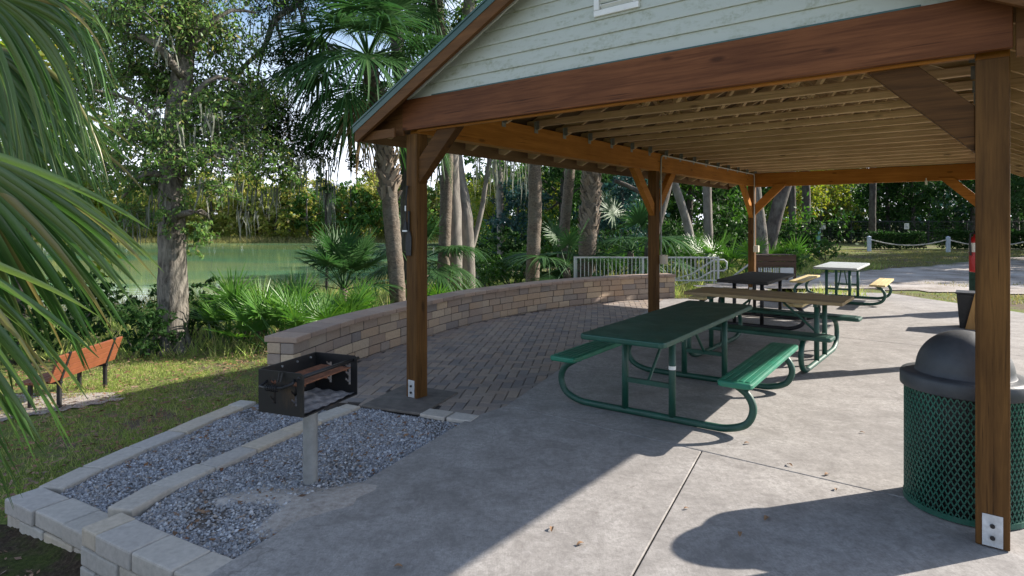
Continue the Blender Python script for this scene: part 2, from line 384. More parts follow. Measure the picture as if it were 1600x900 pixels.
def pdist(poly, x, y):
    d = np.full(x.shape, 1e9); n = len(poly)
    for i in range(n):
        a, b = poly[i], poly[(i + 1) % n]; e = b - a; L2 = e @ e
        t = np.clip(((x - a[0]) * e[0] + (y - a[1]) * e[1]) / L2, 0, 1)
        d = np.minimum(d, np.hypot(x - a[0] - t * e[0], y - a[1] - t * e[1]))
    return d
def sm(t): t = np.clip(t, 0, 1); return t * t * (3 - 2 * t)
def ground_z(x, y):
    x = np.asarray(x, float); y = np.asarray(y, float)
    hi = inside(HIGH, x, y); d = pdist(HIGH, x, y)
    w = .22 + np.maximum(0, y - 13.2) * .6
    z = np.where(hi, -.16, -.16 - .16 * sm(d / w) - .024 * np.maximum(0, d - .25))
    z = np.where(hi, -.22 + .19 * sm((d - 1.9) / .6), z)
    z = np.where(y > 60, np.maximum(z, -.7), np.maximum(z, -.9))
    li = inside(LAKE, x, y); dl = pdist(LAKE, x, y)
    z = np.where(li, WATER_Z - .02 - .25 * np.minimum(dl, 4), z + (WATER_Z + .03 - z) * (1 - sm(dl / 3.5)))
    z += .012 * np.sin(x * 2.1 + y * .7) * np.sin(y * 1.7) * (~hi)
    return z
def gz(x, y): return float(ground_z(np.array([x]), np.array([y]))[0])
def gp(u, Y):                                     # a point of the ground below column u at depth Y
    x = (u - 800.0) * Y / F; return (x, Y, gz(x, Y))

def axis_coords(lo, hi, step, far):
    a = np.arange(lo, hi + 1e-6, step); out = []; p = hi; s = step
    while p < far: s *= 1.22; p += s; out.append(p)
    neg = []; p = lo; s = step
    while p > -far: s *= 1.22; p -= s; neg.append(p)
    return np.concatenate([neg[::-1], a, out])
xs = axis_coords(-9, 9, .14, 900); ys = axis_coords(1.0, 22, .14, 900)
GX, GY = np.meshgrid(xs, ys); gzv = ground_z(GX.ravel(), GY.ravel())
nx, ny = len(xs), len(ys)
idx = np.arange(nx * ny).reshape(ny, nx)
FF = np.stack([idx[:-1, :-1], idx[:-1, 1:], idx[1:, 1:], idx[1:, :-1]], -1).reshape(-1, 4)
gobj = link('ground', np_mesh('ground', np.stack([GX.ravel(), GY.ravel(), gzv], -1), FF), M['ground'], smooth=True)
tag(gobj, kind='structure')
wm = MB(); wm.add([(-220, 6, WATER_Z), (12, 6, WATER_Z), (12, 90, WATER_Z), (-220, 96, WATER_Z)], [(0, 1, 2, 3)])
tag(wm.build('lake_water', M['water']), kind='structure')

def sheet(name, poly, z0, z1, mat, holes=None):
    b = MB(); n = len(poly)
    b.prism([(x, y, z0) for x, y in poly], (0, 0, 0), (0, 0, z1 - z0))
    return b.build(name, mat)

# slab in four bays with open joints
def cut(poly, a, b, keep):                        # half-plane clip
    out = []; n = len(poly); nx_, ny_ = -(b[1] - a[1]), b[0] - a[0]; L = math.hypot(nx_, ny_)
    f = lambda p: keep * ((p[0] - a[0]) * nx_ + (p[1] - a[1]) * ny_) / L - .005
    for i in range(n):
        p, q = poly[i], poly[(i + 1) % n]; fp, fq = f(p), f(q)
        if fp >= 0: out.append(p)
        if fp * fq < 0: t = fp / (fp - fq); out.append((p[0] + t * (q[0] - p[0]), p[1] + t * (q[1] - p[1])))
    return out
slab_edge = [(-2.2, .9), (-1.40, 2.92), (-.36, 5.15), (-.05, 5.5), (.67, 7.17), (3.25, 13.1)]
slab = slab_edge + [(7.2, 14.6), (8.85, 14.3), (9.4, 10.9), (5.0, 5.4), (3.55, 4.1), (3.4, .9)]
jA, jB = (.548, 2.82), (1.3336, 4.333)            # the long joint
kA, kB = (-.1, 5.42), (3.3, 3.30)                 # the cross joint
kA = G(790, 633)[:2]; kB = G(1380, 770)[:2]
slab_root = MB()
p_far = cut(slab, kA, kB, 1); p_near = cut(slab, kA, kB, -1)
nearL = cut(p_near, jA, jB, 1); nearR = cut(p_near, jA, jB, -1)
m2A = (kA[0] + 3.3, kA[1] + 4.4); m2B = (kB[0] + 3.3, kB[1] + 4.4)
farA = cut(p_far, m2A, m2B, -1); farB = cut(p_far, m2A, m2B, 1)
for poly in (nearL, nearR, farA, farB):
    slab_root.prism([(x, y, -.14) for x, y in poly], (0, 0, 0), (0, 0, .14))
so = slab_root.build('concrete_slab', M['concrete'], bevel=.005); tag(so, kind='structure')
jb = MB(); jb.prism([(x, y, -.15) for x, y in slab], (0, 0, 0), (0, 0, .135))
tag(jb.build('slab_joint_filler', M['paver_joint']), kind='structure')

# sandy drive draped on the ground
drive = np.array([(4.2, 15.6), (6.5, 15.0), (9, 14.7), (12, 13.8), (14, 13.0), (30, 9.5), (60, 3), (60, 46), (26, 31.0), (16.2, 23.8), (10.7, 20.4), (8.2, 18.8), (5.2, 17.0)])
dxs = np.arange(4, 60, .4); dys = np.arange(3, 46, .4); DX, DY = np.meshgrid(dxs, dys)
wob = .25 * np.sin(DX * 1.3) + .2 * np.sin(DY * 2.1 + DX * .6)
keep = inside(drive, DX + wob, DY + wob)
DZ = np.maximum(ground_z(DX.ravel(), DY.ravel()), -.03) + .022
idx = np.arange(DX.size).reshape(DX.shape)
q = np.stack([idx[:-1, :-1], idx[:-1, 1:], idx[1:, 1:], idx[1:, :-1]], -1)
kq = keep[:-1, :-1] & keep[1:, 1:] & keep[:-1, 1:] & keep[1:, :-1]
tag(link('sand_drive', np_mesh('sand_drive', np.stack([DX.ravel(), DY.ravel(), DZ], -1), q[kq]), M['sand'], smooth=True), kind='structure')

pth = np.array([(-9, 5.4), (-6.4, 5.9), (-5.1, 6.2), (-4.62, 6.8), (-4.9, 7.3), (-5.8, 7.3), (-9, 6.9)])
sx_, sy_ = np.meshgrid(np.arange(-9, -4.4, .12), np.arange(5.2, 7.7, .12)); wob = .15 * np.sin(sx_ * 3.1) + .12 * np.sin(sy_ * 5 + sx_)
kp = inside(pth, sx_ + wob, sy_ + wob); sz_ = ground_z(sx_.ravel(), sy_.ravel()) + .012
idx = np.arange(sx_.size).reshape(sx_.shape); q = np.stack([idx[:-1, :-1], idx[:-1, 1:], idx[1:, 1:], idx[1:, :-1]], -1)
tag(link('sand_path', np_mesh('sand_path', np.stack([sx_.ravel(), sy_.ravel(), sz_], -1), q[kp[:-1, :-1] & kp[1:, 1:]]), M['sand'], smooth=True), kind='structure')

def m_soil():
    t = NT('leafy_soil'); co = t.coord(); a = t.noise(co, 3.0, 6, .7); c = t.noise(co, 40, 5, .75)
    col = t.mix(t.ramp(a, [(.45, (0, 0, 0)), (.62, (1, 1, 1))]), t.ramp(c, [(.3, (.028, .022, .016)), (.55, (.075, .055, .038)), (.8, (.17, .14, .105))]), t.ramp(c, [(.3, (.03, .045, .012)), (.7, (.09, .11, .03))]))
    t.bsdf(col, .95, t.bump(c, .8, .03), 0, .1); return t.m
slp = np.array([(-5.0, 3.3), (-3.6, 3.75), (-3.1, 3.95), (-2.2, 3.4), (-1.2, 2.8), (-.6, 1.6), (-5, 1.6)])
sx_, sy_ = np.meshgrid(np.arange(-5, -.4, .07), np.arange(1.6, 4.1, .07)); wob = .1 * np.sin(sx_ * 4.1) + .08 * np.sin(sy_ * 7 + sx_)
kp = inside(slp, sx_ + wob * (sx_ < -3.2), sy_ + wob * (sx_ < -3.2)); sz_ = ground_z(sx_.ravel(), sy_.ravel()) + .035 + .006 * np.sin(sx_.ravel() * 17) * np.sin(sy_.ravel() * 19)
idx = np.arange(sx_.size).reshape(sx_.shape); q = np.stack([idx[:-1, :-1], idx[:-1, 1:], idx[1:, 1:], idx[1:, :-1]], -1)
tag(link('soil_bed', np_mesh('soil_bed', np.stack([sx_.ravel(), sy_.ravel(), sz_], -1), q[kp[:-1, :-1] & kp[1:, 1:]]), m_soil(), smooth=True), kind='structure')

# ------------------------------------------------------------------ seat wall
wall_in = [(-2.17, 6.05), (-1.90, 7.2), (-1.45, 8.35), (-.72, 9.9), (.3, 11.25), (1.3, 12.22), (2.45, 12.98), (3.62, 13.5)]
def resample(pts, step):
    P = np.array(pts, float)
    # Catmull-Rom through the points, then even spacing
    Q = []
    for i in range(len(P) - 1):
        p0, p1, p2, p3 = P[max(i - 1, 0)], P[i], P[i + 1], P[min(i + 2, len(P) - 1)]
        for t in np.linspace(0, 1, 14, endpoint=False):
            Q.append(.5 * (2 * p1 + (p2 - p0) * t + (2 * p0 - 5 * p1 + 4 * p2 - p3) * t * t + (3 * p1 - p0 - 3 * p2 + p3) * t ** 3))
    Q.append(P[-1]); Q = np.array(Q)
    L = np.concatenate([[0], np.cumsum(np.linalg.norm(np.diff(Q, axis=0), axis=1))])
    s = np.arange(0, L[-1], step); s = np.append(s, L[-1])
    return np.stack([np.interp(s, L, Q[:, k]) for k in range(P.shape[1])], -1), L[-1]
WP, WL = resample(wall_in, .02)
def wall_at(s):
    i = min(max(s / .02, 0), len(WP) - 1.001); k = int(i); p = WP[k] + (WP[k + 1] - WP[k]) * (i - k)
    a, b = WP[max(k - 8, 0)], WP[min(k + 9, len(WP) - 1)]; t = (b - a) / np.linalg.norm(b - a)
    return p, t, np.array([-t[1], t[0]])          # point, tangent, outward (lake side) normal
def block(mb, s0, s1, o0, o1, z0, z1, r=.012, jit=0.0):
    (p0, t0, n0), (p1, t1, n1) = wall_at(s0), wall_at(s1); j = rnd.uniform(0, jit)
    c = [p0 + n0 * (o0 + j), p1 + n1 * (o0 + j), p1 + n1 * (o1 - j), p0 + n0 * (o1 - j)]
    ci = []
    m = sum(c) / 4
    lo = [(*q, z0) for q in c]; hi = [(*q, z1) for q in c]
    mb.add(lo + hi, [(0, 3, 2, 1), (4, 5, 6, 7), (0, 1, 5, 4), (1, 2, 6, 5), (2, 3, 7, 6), (3, 0, 4, 7)])
sw = thing('seat_wall', 'low curved wall of tumbled tan and grey blocks with a flat cap edging the paved terrace', 'wall', (-2.17, 6.05, 0))
wb = MB(); off = Vector((-2.17, 6.05, 0))
zc = -.36
hts = [.118, .118, .118, .112, .118, .112, .112]
for ci_, h in enumerate(hts):
    s = -.0
    first = True
    while s < WL - .02:
        ln = rnd.choice([.2, .26, .3, .36, .4]);  ln = ln * .55 if first and ci_ % 2 else ln
        e = min(s + ln, WL)
        if WL - e < .09: e = WL
        for (o0, o1) in ((0, .148), (.152, .30)):
            block(wb, s + .004, e - .004, o0, o1, zc + .003, zc + h - .003, jit=.009)
        first = False; s = e
    zc += h
wtop = zc
for i in range(len(wb.v)): wb.v[i] = tuple(Vector(wb.v[i]) - off)
wb.build('block_courses', M['brick_wall'], sw, bevel=.009, loc=None)
mb = MB(); s = -.03
while s < WL + .02:
    e = min(s + .31, WL + .03)
    if WL + .03 - e < .1: e = WL + .03
    block(mb, max(s, 0) + .003, e - .003, -.035, .335, wtop + .002, wtop + .062, jit=.004); s = e
for i in range(len(mb.v)): mb.v[i] = tuple(Vector(mb.v[i]) - off)
mb.build('cap', M['cap_stone'], sw, bevel=.01)
mo = MB(); s = 0.03
while s < WL - .1:
    block(mo, s, min(s + .4, WL - .03), .015, .285, -.34, wtop); s += .4
for i in range(len(mo.v)): mo.v[i] = tuple(Vector(mo.v[i]) - off)
mo.build('mortar_core', M['paver_joint'], sw)

# ------------------------------------------------------------------ paved terrace (herringbone)
terr = [(-1.42, 5.62), (-1.02, 5.44), (-.36, 5.15), (-.05, 5.5), (.67, 7.17), (3.25, 13.1), (3.62, 13.46)] + [tuple(p + n * .01) for p, t, n in (wall_at(s) for s in np.linspace(WL, 0, 22))] + [(-2.12, 5.95)]
tj = sheet('terrace_bed', terr, -.14, -.017, M['paver_joint']); tag(tj, kind='structure')
pv = MB(); ang = R(-8); ca, sa = math.cos(ang), math.sin(ang)
TP = np.array(terr); foot = [(-1.36, 5.50), (-.78, 5.26), (-.52, 5.92), (-1.10, 6.2)]
def stamp(cx, cy, w, h):
    wx, wy = cx * ca - cy * sa, cx * sa + cy * ca
    dz = rnd.uniform(-.0085, -.0045); g = .0028
    pts = [(cx - w / 2 + g, cy - h / 2 + g), (cx + w / 2 - g, cy - h / 2 + g), (cx + w / 2 - g, cy + h / 2 - g), (cx - w / 2 + g, cy + h / 2 - g)]
    pts = [(x * ca - y * sa, x * sa + y * ca) for x, y in pts]; ins = .004
    top = [(wx + (x - wx) * (1 - ins / (w / 2)), wy + (y - wy) * (1 - ins / (w / 2)), dz) for x, y in pts]
    mid = [(x, y, dz - .005) for x, y in pts]; low = [(x, y, -.03) for x, y in pts]
    pv.add(top + mid + low, [(0, 1, 2, 3)] + [(4 + i, 4 + (i + 1) % 4, (i + 1) % 4, i) for i in range(4)] + [(8 + i, 8 + (i + 1) % 4, 4 + (i + 1) % 4, 4 + i) for i in range(4)])
w = .108; cand = []
for i in range(-80, 160):
    for k in range(-80, 160):
        x, y = i * w, k * w; m = (i - k) % 4          # herringbone
        if m == 0: cand.append((x + w, y + w / 2, 2 * w, w))
        elif m == 3: cand.append((x + w / 2, y + w, w, 2 * w))
cand = np.array(cand); WX = cand[:, 0] * ca - cand[:, 1] * sa; WY = cand[:, 0] * sa + cand[:, 1] * ca
wide = np.array([(x + .12 if 5.3 < y < 13.2 and x > -.3 else x, y) for x, y in terr]); wide[2] = (-.36, 5.15)
ok = inside(wide, WX, WY) & ~inside(np.array(foot), WX, WY) & ~((pdist(TP[:3], WX, WY) < .05) & (WY < 6.2))
for q_ in cand[ok]: stamp(*q_)
po = pv.build('paver_terrace', M['paver']); tag(po, kind='structure')
fs_ = MB(); fs_.prism([(x, y, -.02) for x, y in foot], (0, 0, 0), (0, 0, .026))
tag(fs_.build('post_footing', M['stone_dark'], bevel=.008), kind='structure')
be = MB()
for (a, b) in (((-.80, 5.25), (-.57, 5.15)), ((-.56, 5.145), (-.34, 5.05))):
    d = Vector((b[0] - a[0], b[1] - a[1], 0)).normalized(); n_ = Vector((-d.y, d.x, 0))
    A = Vector((*a, -.03)) + d * .004; B = Vector((*b, -.03)) - d * .004
    be.prism([A, B, B + n_ * .17, A + n_ * .17], (0, 0, 0), (0, 0, .036))
tag(be.build('terrace_edge_pavers', M['edge_stone'], bevel=.008), kind='structure')

# ------------------------------------------------------------------ stone edging and gravel
def stone_row(name, label, line, width, ztop, drop, seg, front=None, zf=None):
    root = thing(name, label, 'stone edging', (*line[0], ztop - drop)); b = MB(); o = Vector((*line[0], ztop - drop))
    P, L = resample(line, .02); s = 0
    def put(P, L, width, courses, seg):
        for c in range(courses):
            s = 0 if c % 2 == 0 else -seg * .5
            while s < L - .03:
                e = min(s + seg * rnd.uniform(.9, 1.12), L)
                if L - e < .1: e = L
                i0, i1 = int(max(s, 0) / .02), min(int(e / .02), len(P) - 1)
                if i1 - i0 < 2: s = e; continue
                a, q = P[i0], P[i1]; d = (q - a) / np.linalg.norm(q - a); n = np.array([d[1], -d[0]])
                a = a + d * .004; q = q - d * .004; j = rnd.uniform(-.008, .008)
                zt = ztop - c * .105 - .002 + (rnd.uniform(-.004, .004) if c == 0 else 0); zb = ztop - (c + 1) * .105 + .002
                pts = [(*(a + n * j), zb), (*(q + n * j), zb), (*(q + n * (width + j)), zb), (*(a + n * (width + j)), zb)]
                b.prism([Vector(p) - o for p in pts], (0, 0, 0), (0, 0, zt - zb)); s = e
    put(P, L, width, max(1, round(drop / .105)), seg)
    b.build('edging_course', M['edge_stone'], root, bevel=.011); b.v, b.f = [], []
    P2, L2 = resample(front, .02); put(P2, L2, .21, 4, .32)
    b.build('front_course', M['edge_stone'], root, bevel=.011); return root
inner_line = [(-2.34, 3.52), (-2.27, 3.86), (-2.13, 4.22), (-1.98, 4.58), (-1.80, 5.0), (-1.50, 5.58)]
outer_line = [(-3.15, 4.05), (-3.10, 4.40), (-3.01, 4.82), (-2.90, 5.2), (-2.82, 5.58), (-2.68, 6.05)]
stone_row('stone_edging', 'upper step of pale stone blocks running up to the paved terrace beside the grill', inner_line, .17, .004, .315, .34,
          front=[(-1.33, 2.735), (-1.70, 2.93), (-2.02, 3.11), (-2.35, 3.305)])
# the front row is laid from its outer edge inwards
stone_row('stone_edging', 'lower outer row of pale stone blocks between the lawn and the gravel', outer_line, .19, -.10, .21, .36,
          front=[(-2.36, 3.40), (-2.70, 3.59), (-3.24, 3.89)])
up_poly = np.array([(-2.12, 3.50), (-2.10, 3.86), (-1.97, 4.25), (-1.80, 4.65), (-1.62, 5.05), (-1.37, 5.52), (-.80, 5.24), (-.36, 5.10), (-1.36, 2.95), (-2.12, 3.36)])
lo_poly = np.array([(-2.96, 4.05), (-2.91, 4.4), (-2.82, 4.84), (-2.72, 5.22), (-2.63, 5.6), (-2.46, 6.05), (-2.14, 6.05), (-1.52, 5.6), (-1.83, 5.0), (-2.01, 4.58), (-2.16, 4.22), (-2.30, 3.86), (-2.37, 3.55), (-2.96, 3.92)])
def bed_z(x, y, base):
    m = np.exp(-((x + 1.24) ** 2 + (y - 3.74) ** 2) / .10) * .045 if base > -.08 else 0
    return base + m + .006 * np.sin(x * 9) * np.sin(y * 8.3)
def bed(name, poly, base, n, seed, sand):
    lo, hi = poly.min(0), poly.max(0); g = .035
    X, Y = np.meshgrid(np.arange(lo[0] - .05, hi[0] + .05, g), np.arange(lo[1] - .05, hi[1] + .05, g))
    k = inside(poly, X, Y) | (pdist(poly, X, Y) < .05)
    idx = np.arange(X.size).reshape(X.shape); q = np.stack([idx[:-1, :-1], idx[:-1, 1:], idx[1:, 1:], idx[1:, :-1]], -1)
    kk = k[:-1, :-1] & k[1:, 1:] & k[1:, :-1] & k[:-1, 1:]
    o = link(name, np_mesh(name, np.stack([X.ravel(), Y.ravel(), bed_z(X, Y, base).ravel()], -1), q[kk]), M['gravel_bed'], smooth=True); tag(o, kind='structure')
    rg = np.random.default_rng(seed)
    x = rg.uniform(lo[0], hi[0], n * 3); y = rg.uniform(lo[1], hi[1], n * 3); m = inside(poly, x, y)
    if sand: m &= rg.random(n * 3) > .85 * np.exp(-((x + 1.12) ** 2 + (y - 3.62) ** 2) / .10)
    dirt = np.sin(x * 5.1 + 1) * np.sin(y * 4.3 + 2) + .5 * np.sin(x * 13 + y * 7)
    m &= (rg.random(n * 3) < np.where(dirt > .75, .35, 1))
    x, y = x[m][:n], y[m][:n]; n = len(x)
    s = rg.uniform(.005, .0125, n) * np.where(rg.random(n) < .06, 1.5, 1)
    base_v = np.array([(1, 0, 0), (-1, 0, 0), (0, 1, 0), (0, -1, 0), (0, 0, .75), (0, 0, -.75)]) 
    fa = np.array([(0, 2, 4), (2, 1, 4), (1, 3, 4), (3, 0, 4), (2, 0, 5), (1, 2, 5), (3, 1, 5), (0, 3, 5)])
    jit = rg.uniform(.65, 1.35, (n, 6, 3)); v = base_v[None] * jit + rg.normal(0, .18, (n, 6, 3))
    a = rg.uniform(0, 6.28, n); c, sn = np.cos(a), np.sin(a)
    vx = v[..., 0] * c[:, None] - v[..., 1] * sn[:, None]; vy = v[..., 0] * sn[:, None] + v[..., 1] * c[:, None]
    z = bed_z(x, y, base)
    Vv = np.stack([vx * s[:, None] + x[:, None], vy * s[:, None] + y[:, None], v[..., 2] * s[:, None] + (z + s * .35)[:, None]], -1).reshape(-1, 3)
    Fq = (fa[None] + (np.arange(n) * 6)[:, None, None]).reshape(-1, 3)
    return link('gravel', np_mesh('gravel', Vv, Fq), M['gravel'])
tag(bed('upper_gravel_bed', up_poly, -.035, 21000, 1, True), 'loose grey gravel around the grill post', kind='stuff')
tag(bed('lower_gravel_bed', lo_poly, -.135, 17000, 2, False), 'loose grey gravel between two stone rows', kind='stuff')
sp = MB(); rg = np.random.default_rng(4)
ringN = 26; vs = [(-1.17, 3.66, .012)]
for r_, zz in ((.17, .010), (.33, -.008), (.47, -.030)):
    for k in range(ringN):
        a = 2 * math.pi * k / ringN; rr = r_ * (1 + .22 * math.sin(a * 3 + 1) + .15 * math.sin(a * 5))
        vs.append((-1.17 + rr * 1.15 * math.cos(a + .4), 3.66 + rr * .8 * math.sin(a + .4), zz))
fs = [(0, 1 + k, 1 + (k + 1) % ringN) for k in range(ringN)]
for j in range(2):
    for k in range(ringN):
        a, b = 1 + j * ringN + k, 1 + j * ringN + (k + 1) % ringN; fs.append((a, a + ringN, b + ringN, b))
sp.add(vs, fs)
tag(sp.build('ash_sand', M['sand'], smooth=True), kind='structure')

# ------------------------------------------------------------------ pavilion
TH = R(-38.0)
def TL(t, l, z=0.0): return (t * math.cos(TH) - l * math.sin(TH), t * math.sin(TH) + l * math.cos(TH), z)
tc, lc = -2.12, 9.2
pav = thing('picnic_pavilion', 'open timber picnic pavilion with a green metal roof and pale siding in the gable', 'pavilion', TL(tc, lc), TH)
def PB(): return MB()
def fin(b, name, mat, bevel=.004, parent=None, smooth=False):
    b.v = [(x - tc, y - lc, z) for x, y, z in b.v]
    return b.build(name, M[mat] if isinstance(mat, str) else mat, parent or pav, smooth, bevel)
TLp, TRp, PL = -4.27, .018, (4.0, 9.2, 14.42)
BB, BT = 2.485, 2.775                              # long beams
RID, SL, EV = -2.12, .5, 2.71                      # ridge, slope, half span to the eave
def zu(t): return 2.85 + SL * ((RID - TLp + .04) - abs(t - RID))
for t in (TLp, TRp):
    for l in PL:
        p = fin(PB().box(t - .07, t + .07, l - .07, l + .07, .004, BB), 'post', 'wood_post', .006)
        k = PB()
        k.box(t - .022 - .02, t + .022 + .02, l - .0745, l - .0702, .01, .17)
        pl = fin(k, 'bracket', 'plate', .001, p)
        k = PB()
        for zz in (.055, .115): k.tube([(t, l - .074, zz), (t, l - .083, zz)], .011, 8)
        fin(k, 'bolt', 'black_iron', 0, p)
# long beams: two plies each
fin(PB().box(TLp - .07, TLp + .07, 3.98, 14.46, BB, BT), 'long_beam', 'wood_orange_l', .005)
fin(PB().box(TRp - .07, TRp + .07, 3.98, 14.46, BB, BT), 'long_beam', 'wood_orange_l', .005)
fin(PB().box(TLp - .075, TRp + .08, 3.885, 3.928, 2.515, 2.80), 'gable_beam', 'wood_beam_front', .005)
fin(PB().box(TLp + .072, TRp - .072, 3.935, 3.975, 2.50, 2.775), 'gable_beam', 'wood_orange_t', .004)
fin(PB().box(TLp + .072, TRp - .072, 14.36, 14.46, BB - .02, BT - .005), 'rear_beam', 'wood_orange_t', .005)
def brace(axis, t, l, sgn, reach=.5):
    w = .17; th = .045; b = PB(); z1 = (2.515 if axis == 't' else BB) - .001
    if axis == 't':
        x0 = t + sgn * .071
        poly = [(x0, l - th, z1 - reach + .05), (x0 + sgn * (reach - .05), l - th, z1), (x0 + sgn * (reach - .05 - w * 1.414), l - th, z1), (x0, l - th, z1 - reach + .05 + w * 1.414)]
        b.prism(poly, (0, 0, 0), (0, 2 * th, 0)); mt = 'wood_brace' if l < 5 else 'wood_orange_t'
    else:
        y0 = l + sgn * .071
        poly = [(t - th, y0, z1 - reach), (t - th, y0 + sgn * reach, z1), (t - th, y0 + sgn * (reach - w * 1.2), z1), (t - th, y0, z1 - reach + w * 1.2)]
        b.prism(poly, (0, 0, 0), (2 * th, 0, 0)); mt = 'wood_orange_l'
    fin(b, 'brace', mt, .004)
brace('t', TLp, 4.0, 1, .55); brace('t', TRp, 4.0, -1, .55)
for l, s in ((9.2, -1), (9.2, 1), (14.42, -1)):
    brace('l', TLp, l, s, .72); brace('l', TRp, l, s, .72)
brace('t', TLp, 14.38, 1, .75); brace('t', TRp, 14.38, -1, .75)
# trusses
for i in range(18):
    l = 4.02 + .61 * i
    if l > 14.42: l = 14.40
    if i == 0: l = 4.02
    jm = PB().box(TLp - .06, TRp + .06, l - .022, l + .022, BT + .004, BT + .080)
    j = fin(jm, 'joist', 'wood_joist', .008)
    for t, sg in ((TLp, 1), (TRp, -1)):
        k = PB(); x = t + sg * .0725
        k.box(min(x, x + sg * .003), max(x, x + sg * .003), l - .05, l + .02, BT - .07, BT + .06)
        k.box(min(x, x + sg * .05), max(x, x + sg * .05), l - .0225, l - .0195, BT - .03, BT + .07)
        fin(k, 'metal_tie', 'galv', 0, j)
    for sg in (-1, 1):
        te = RID + sg * (EV - .03); z_e = zu(te); zr = zu(RID)
        poly = [(RID + sg * .002, l + .021, zr - .157), (RID + sg * .002, l + .021, zr - .003), (te, l + .021, z_e - .003), (te, l + .021, z_e - .10), (te - sg * .08, l + .021, z_e - .118)]
        fin(PB().prism(poly, (0, 0, 0), (0, .038, 0)), 'rafter', 'wood_rafter', .003)
    k = PB()
    for sg in (-1, 1):
        k.bar((RID + sg * .75, l + .001, BT + .09), (RID + sg * 1.05, l + .001, zu(RID + sg * 1.05) - .1), .036, .085, (0, 1, 0))
        k.bar((RID + sg * .70, l + .001, BT + .09), (RID + sg * .05, l + .001, zu(RID) - .15), .036, .085, (0, 1, 0))
    fin(k, 'truss_web', 'wood_rafter', .002)
# roof shell
L0, L1 = 3.775, 14.47
for sg in (-1, 1):
    te = RID + sg * EV
    b = PB(); poly = [(RID, L0, zu(RID)), (te, L0, zu(te)), (te, L0, zu(te) + .014), (RID, L0, zu(RID) + .014)]
    b.prism(poly, (0, 0, 0), (0, L1 - L0, 0)); fin(b, 'roof_sheathing', 'plywood', 0)
    te2 = RID + sg * (EV + .055)
    b = PB(); poly = [(RID, L0 - .055, zu(RID) + .017), (te2, L0 - .055, zu(te2) + .017), (te2, L0 - .055, zu(te2) + .036), (RID, L0 - .055, zu(RID) + .036)]
    b.prism(poly, (0, 0, 0), (0, L1 - L0 + .11, 0))
    n = 26
    for k in range(n):
        l = L0 + .1 + k * (L1 - L0 - .2) / (n - 1)
        b.bar((RID + sg * .03, l, zu(RID + sg * .03) + .048), (te2 - sg * .01, l, zu(te2 - sg * .01) + .048), .02, .03)
    fin(b, 'metal_roof', 'roof_metal', 0)
    b = PB(); x0, x1 = sorted((te, te + sg * .03))
    b.box(x0, x1, L0, L1, zu(te) - .15, zu(te) - .002); fin(b, 'fascia_board', 'wood_fascia', .003)
    for (la, lb, mt) in ((L0 - .042, L0 - .002, 'wood_rake'), (L1 + .002, L1 + .042, 'wood_rake')):
        tt = RID + sg * (EV + .03)
        poly = [(RID, la, zu(RID) + .0), (tt, la, zu(tt) + .0), (tt, la, zu(tt) - .145), (RID, la, zu(RID) - .215)]
        poly = [(RID, la, zu(RID) + .012), (tt, la, zu(tt) + .012), (tt, la, zu(tt) - .12), (tt - sg * .02, la, zu(tt) - .145), (RID, la, zu(RID) - .15)]
        fin(PB().prism(poly, (0, 0, 0), (0, lb - la, 0)), 'rake_board', mt, .003)
        # green metal drip edge over the rake
        ly0, ly1 = (la - .006, la - .002) if la < 5 else (lb + .002, lb + .006)
        poly = [(RID, ly0, zu(RID) + .036), (te2, ly0, zu(te2) + .036), (te2, ly0, zu(te2) - .045), (RID, ly0, zu(RID) - .045)]
        fin(PB().prism(poly, (0, 0, 0), (0, ly1 - ly0, 0)), 'rake_trim', 'roof_metal', 0)
    # soffit return at the gable corner
    b = PB(); x0, x1 = sorted((te + sg * -.0, TLp - .08 if sg < 0 else TRp + .09))
    b.box(x0, x1, 3.79, 3.81, zu(te) - .145, zu(te) - .06); fin(b, 'soffit_return', 'wood_rake', .003)
    b = PB(); b.box(x0, x1, 3.90, 3.925, zu(te) - .12, 2.78); fin(b, 'soffit_return', 'wood_rake', .003)
b = PB(); b.bar((RID, L0 - .06, zu(RID) + .045), (RID, L1 + .06, zu(RID) + .045), .25, .025); fin(b, 'ridge_cap', 'roof_metal', .004)
# lapped siding on both gables
for side, lf, sg in (('front', 3.925, -1), ('rear', 14.44, 1)):
    b = PB(); z = 2.80; ex = .113
    while z < zu(RID) - .05:
        zt = z + ex
        hw0 = (zu(RID) - z) / SL - .10; hw1 = (zu(RID) - zt) / SL - .10
        if hw0 < .05: break
        hw1 = max(hw1, .01)
        y0, y1, y2 = lf + sg * .017, lf + sg * .004, lf
        b.add([(RID - hw0, y0, z), (RID + hw0, y0, z), (RID + hw1, y1, zt), (RID - hw1, y1, zt), (RID - hw0, y2, z), (RID + hw0, y2, z), (RID - hw0, y0, z + .014), (RID + hw0, y0, z + .014)],
              [(6, 7, 2, 3), (0, 1, 7, 6), (4, 5, 1, 0)])
        z = zt
    fin(b, 'siding', 'siding', 0)
    b = PB(); b.box(TLp + .3, TRp - .3, *sorted((lf + sg * .019, lf + sg * .03)), 2.80, 2.812); fin(b, 'flashing', 'roof_metal', 0)
    for s2 in (-1, 1):
        hwA = (zu(RID) - 2.81) / SL - .10; hwB = .03
        a = Vector((RID + s2 * hwA, lf + sg * .02, 2.81)); c = Vector((RID + s2 * hwB, lf + sg * .02, zu(RID) - .06))
        fin(PB().bar(a, c, .02, .028, (0, 0, 1)), 'siding_trim', 'white', 0)
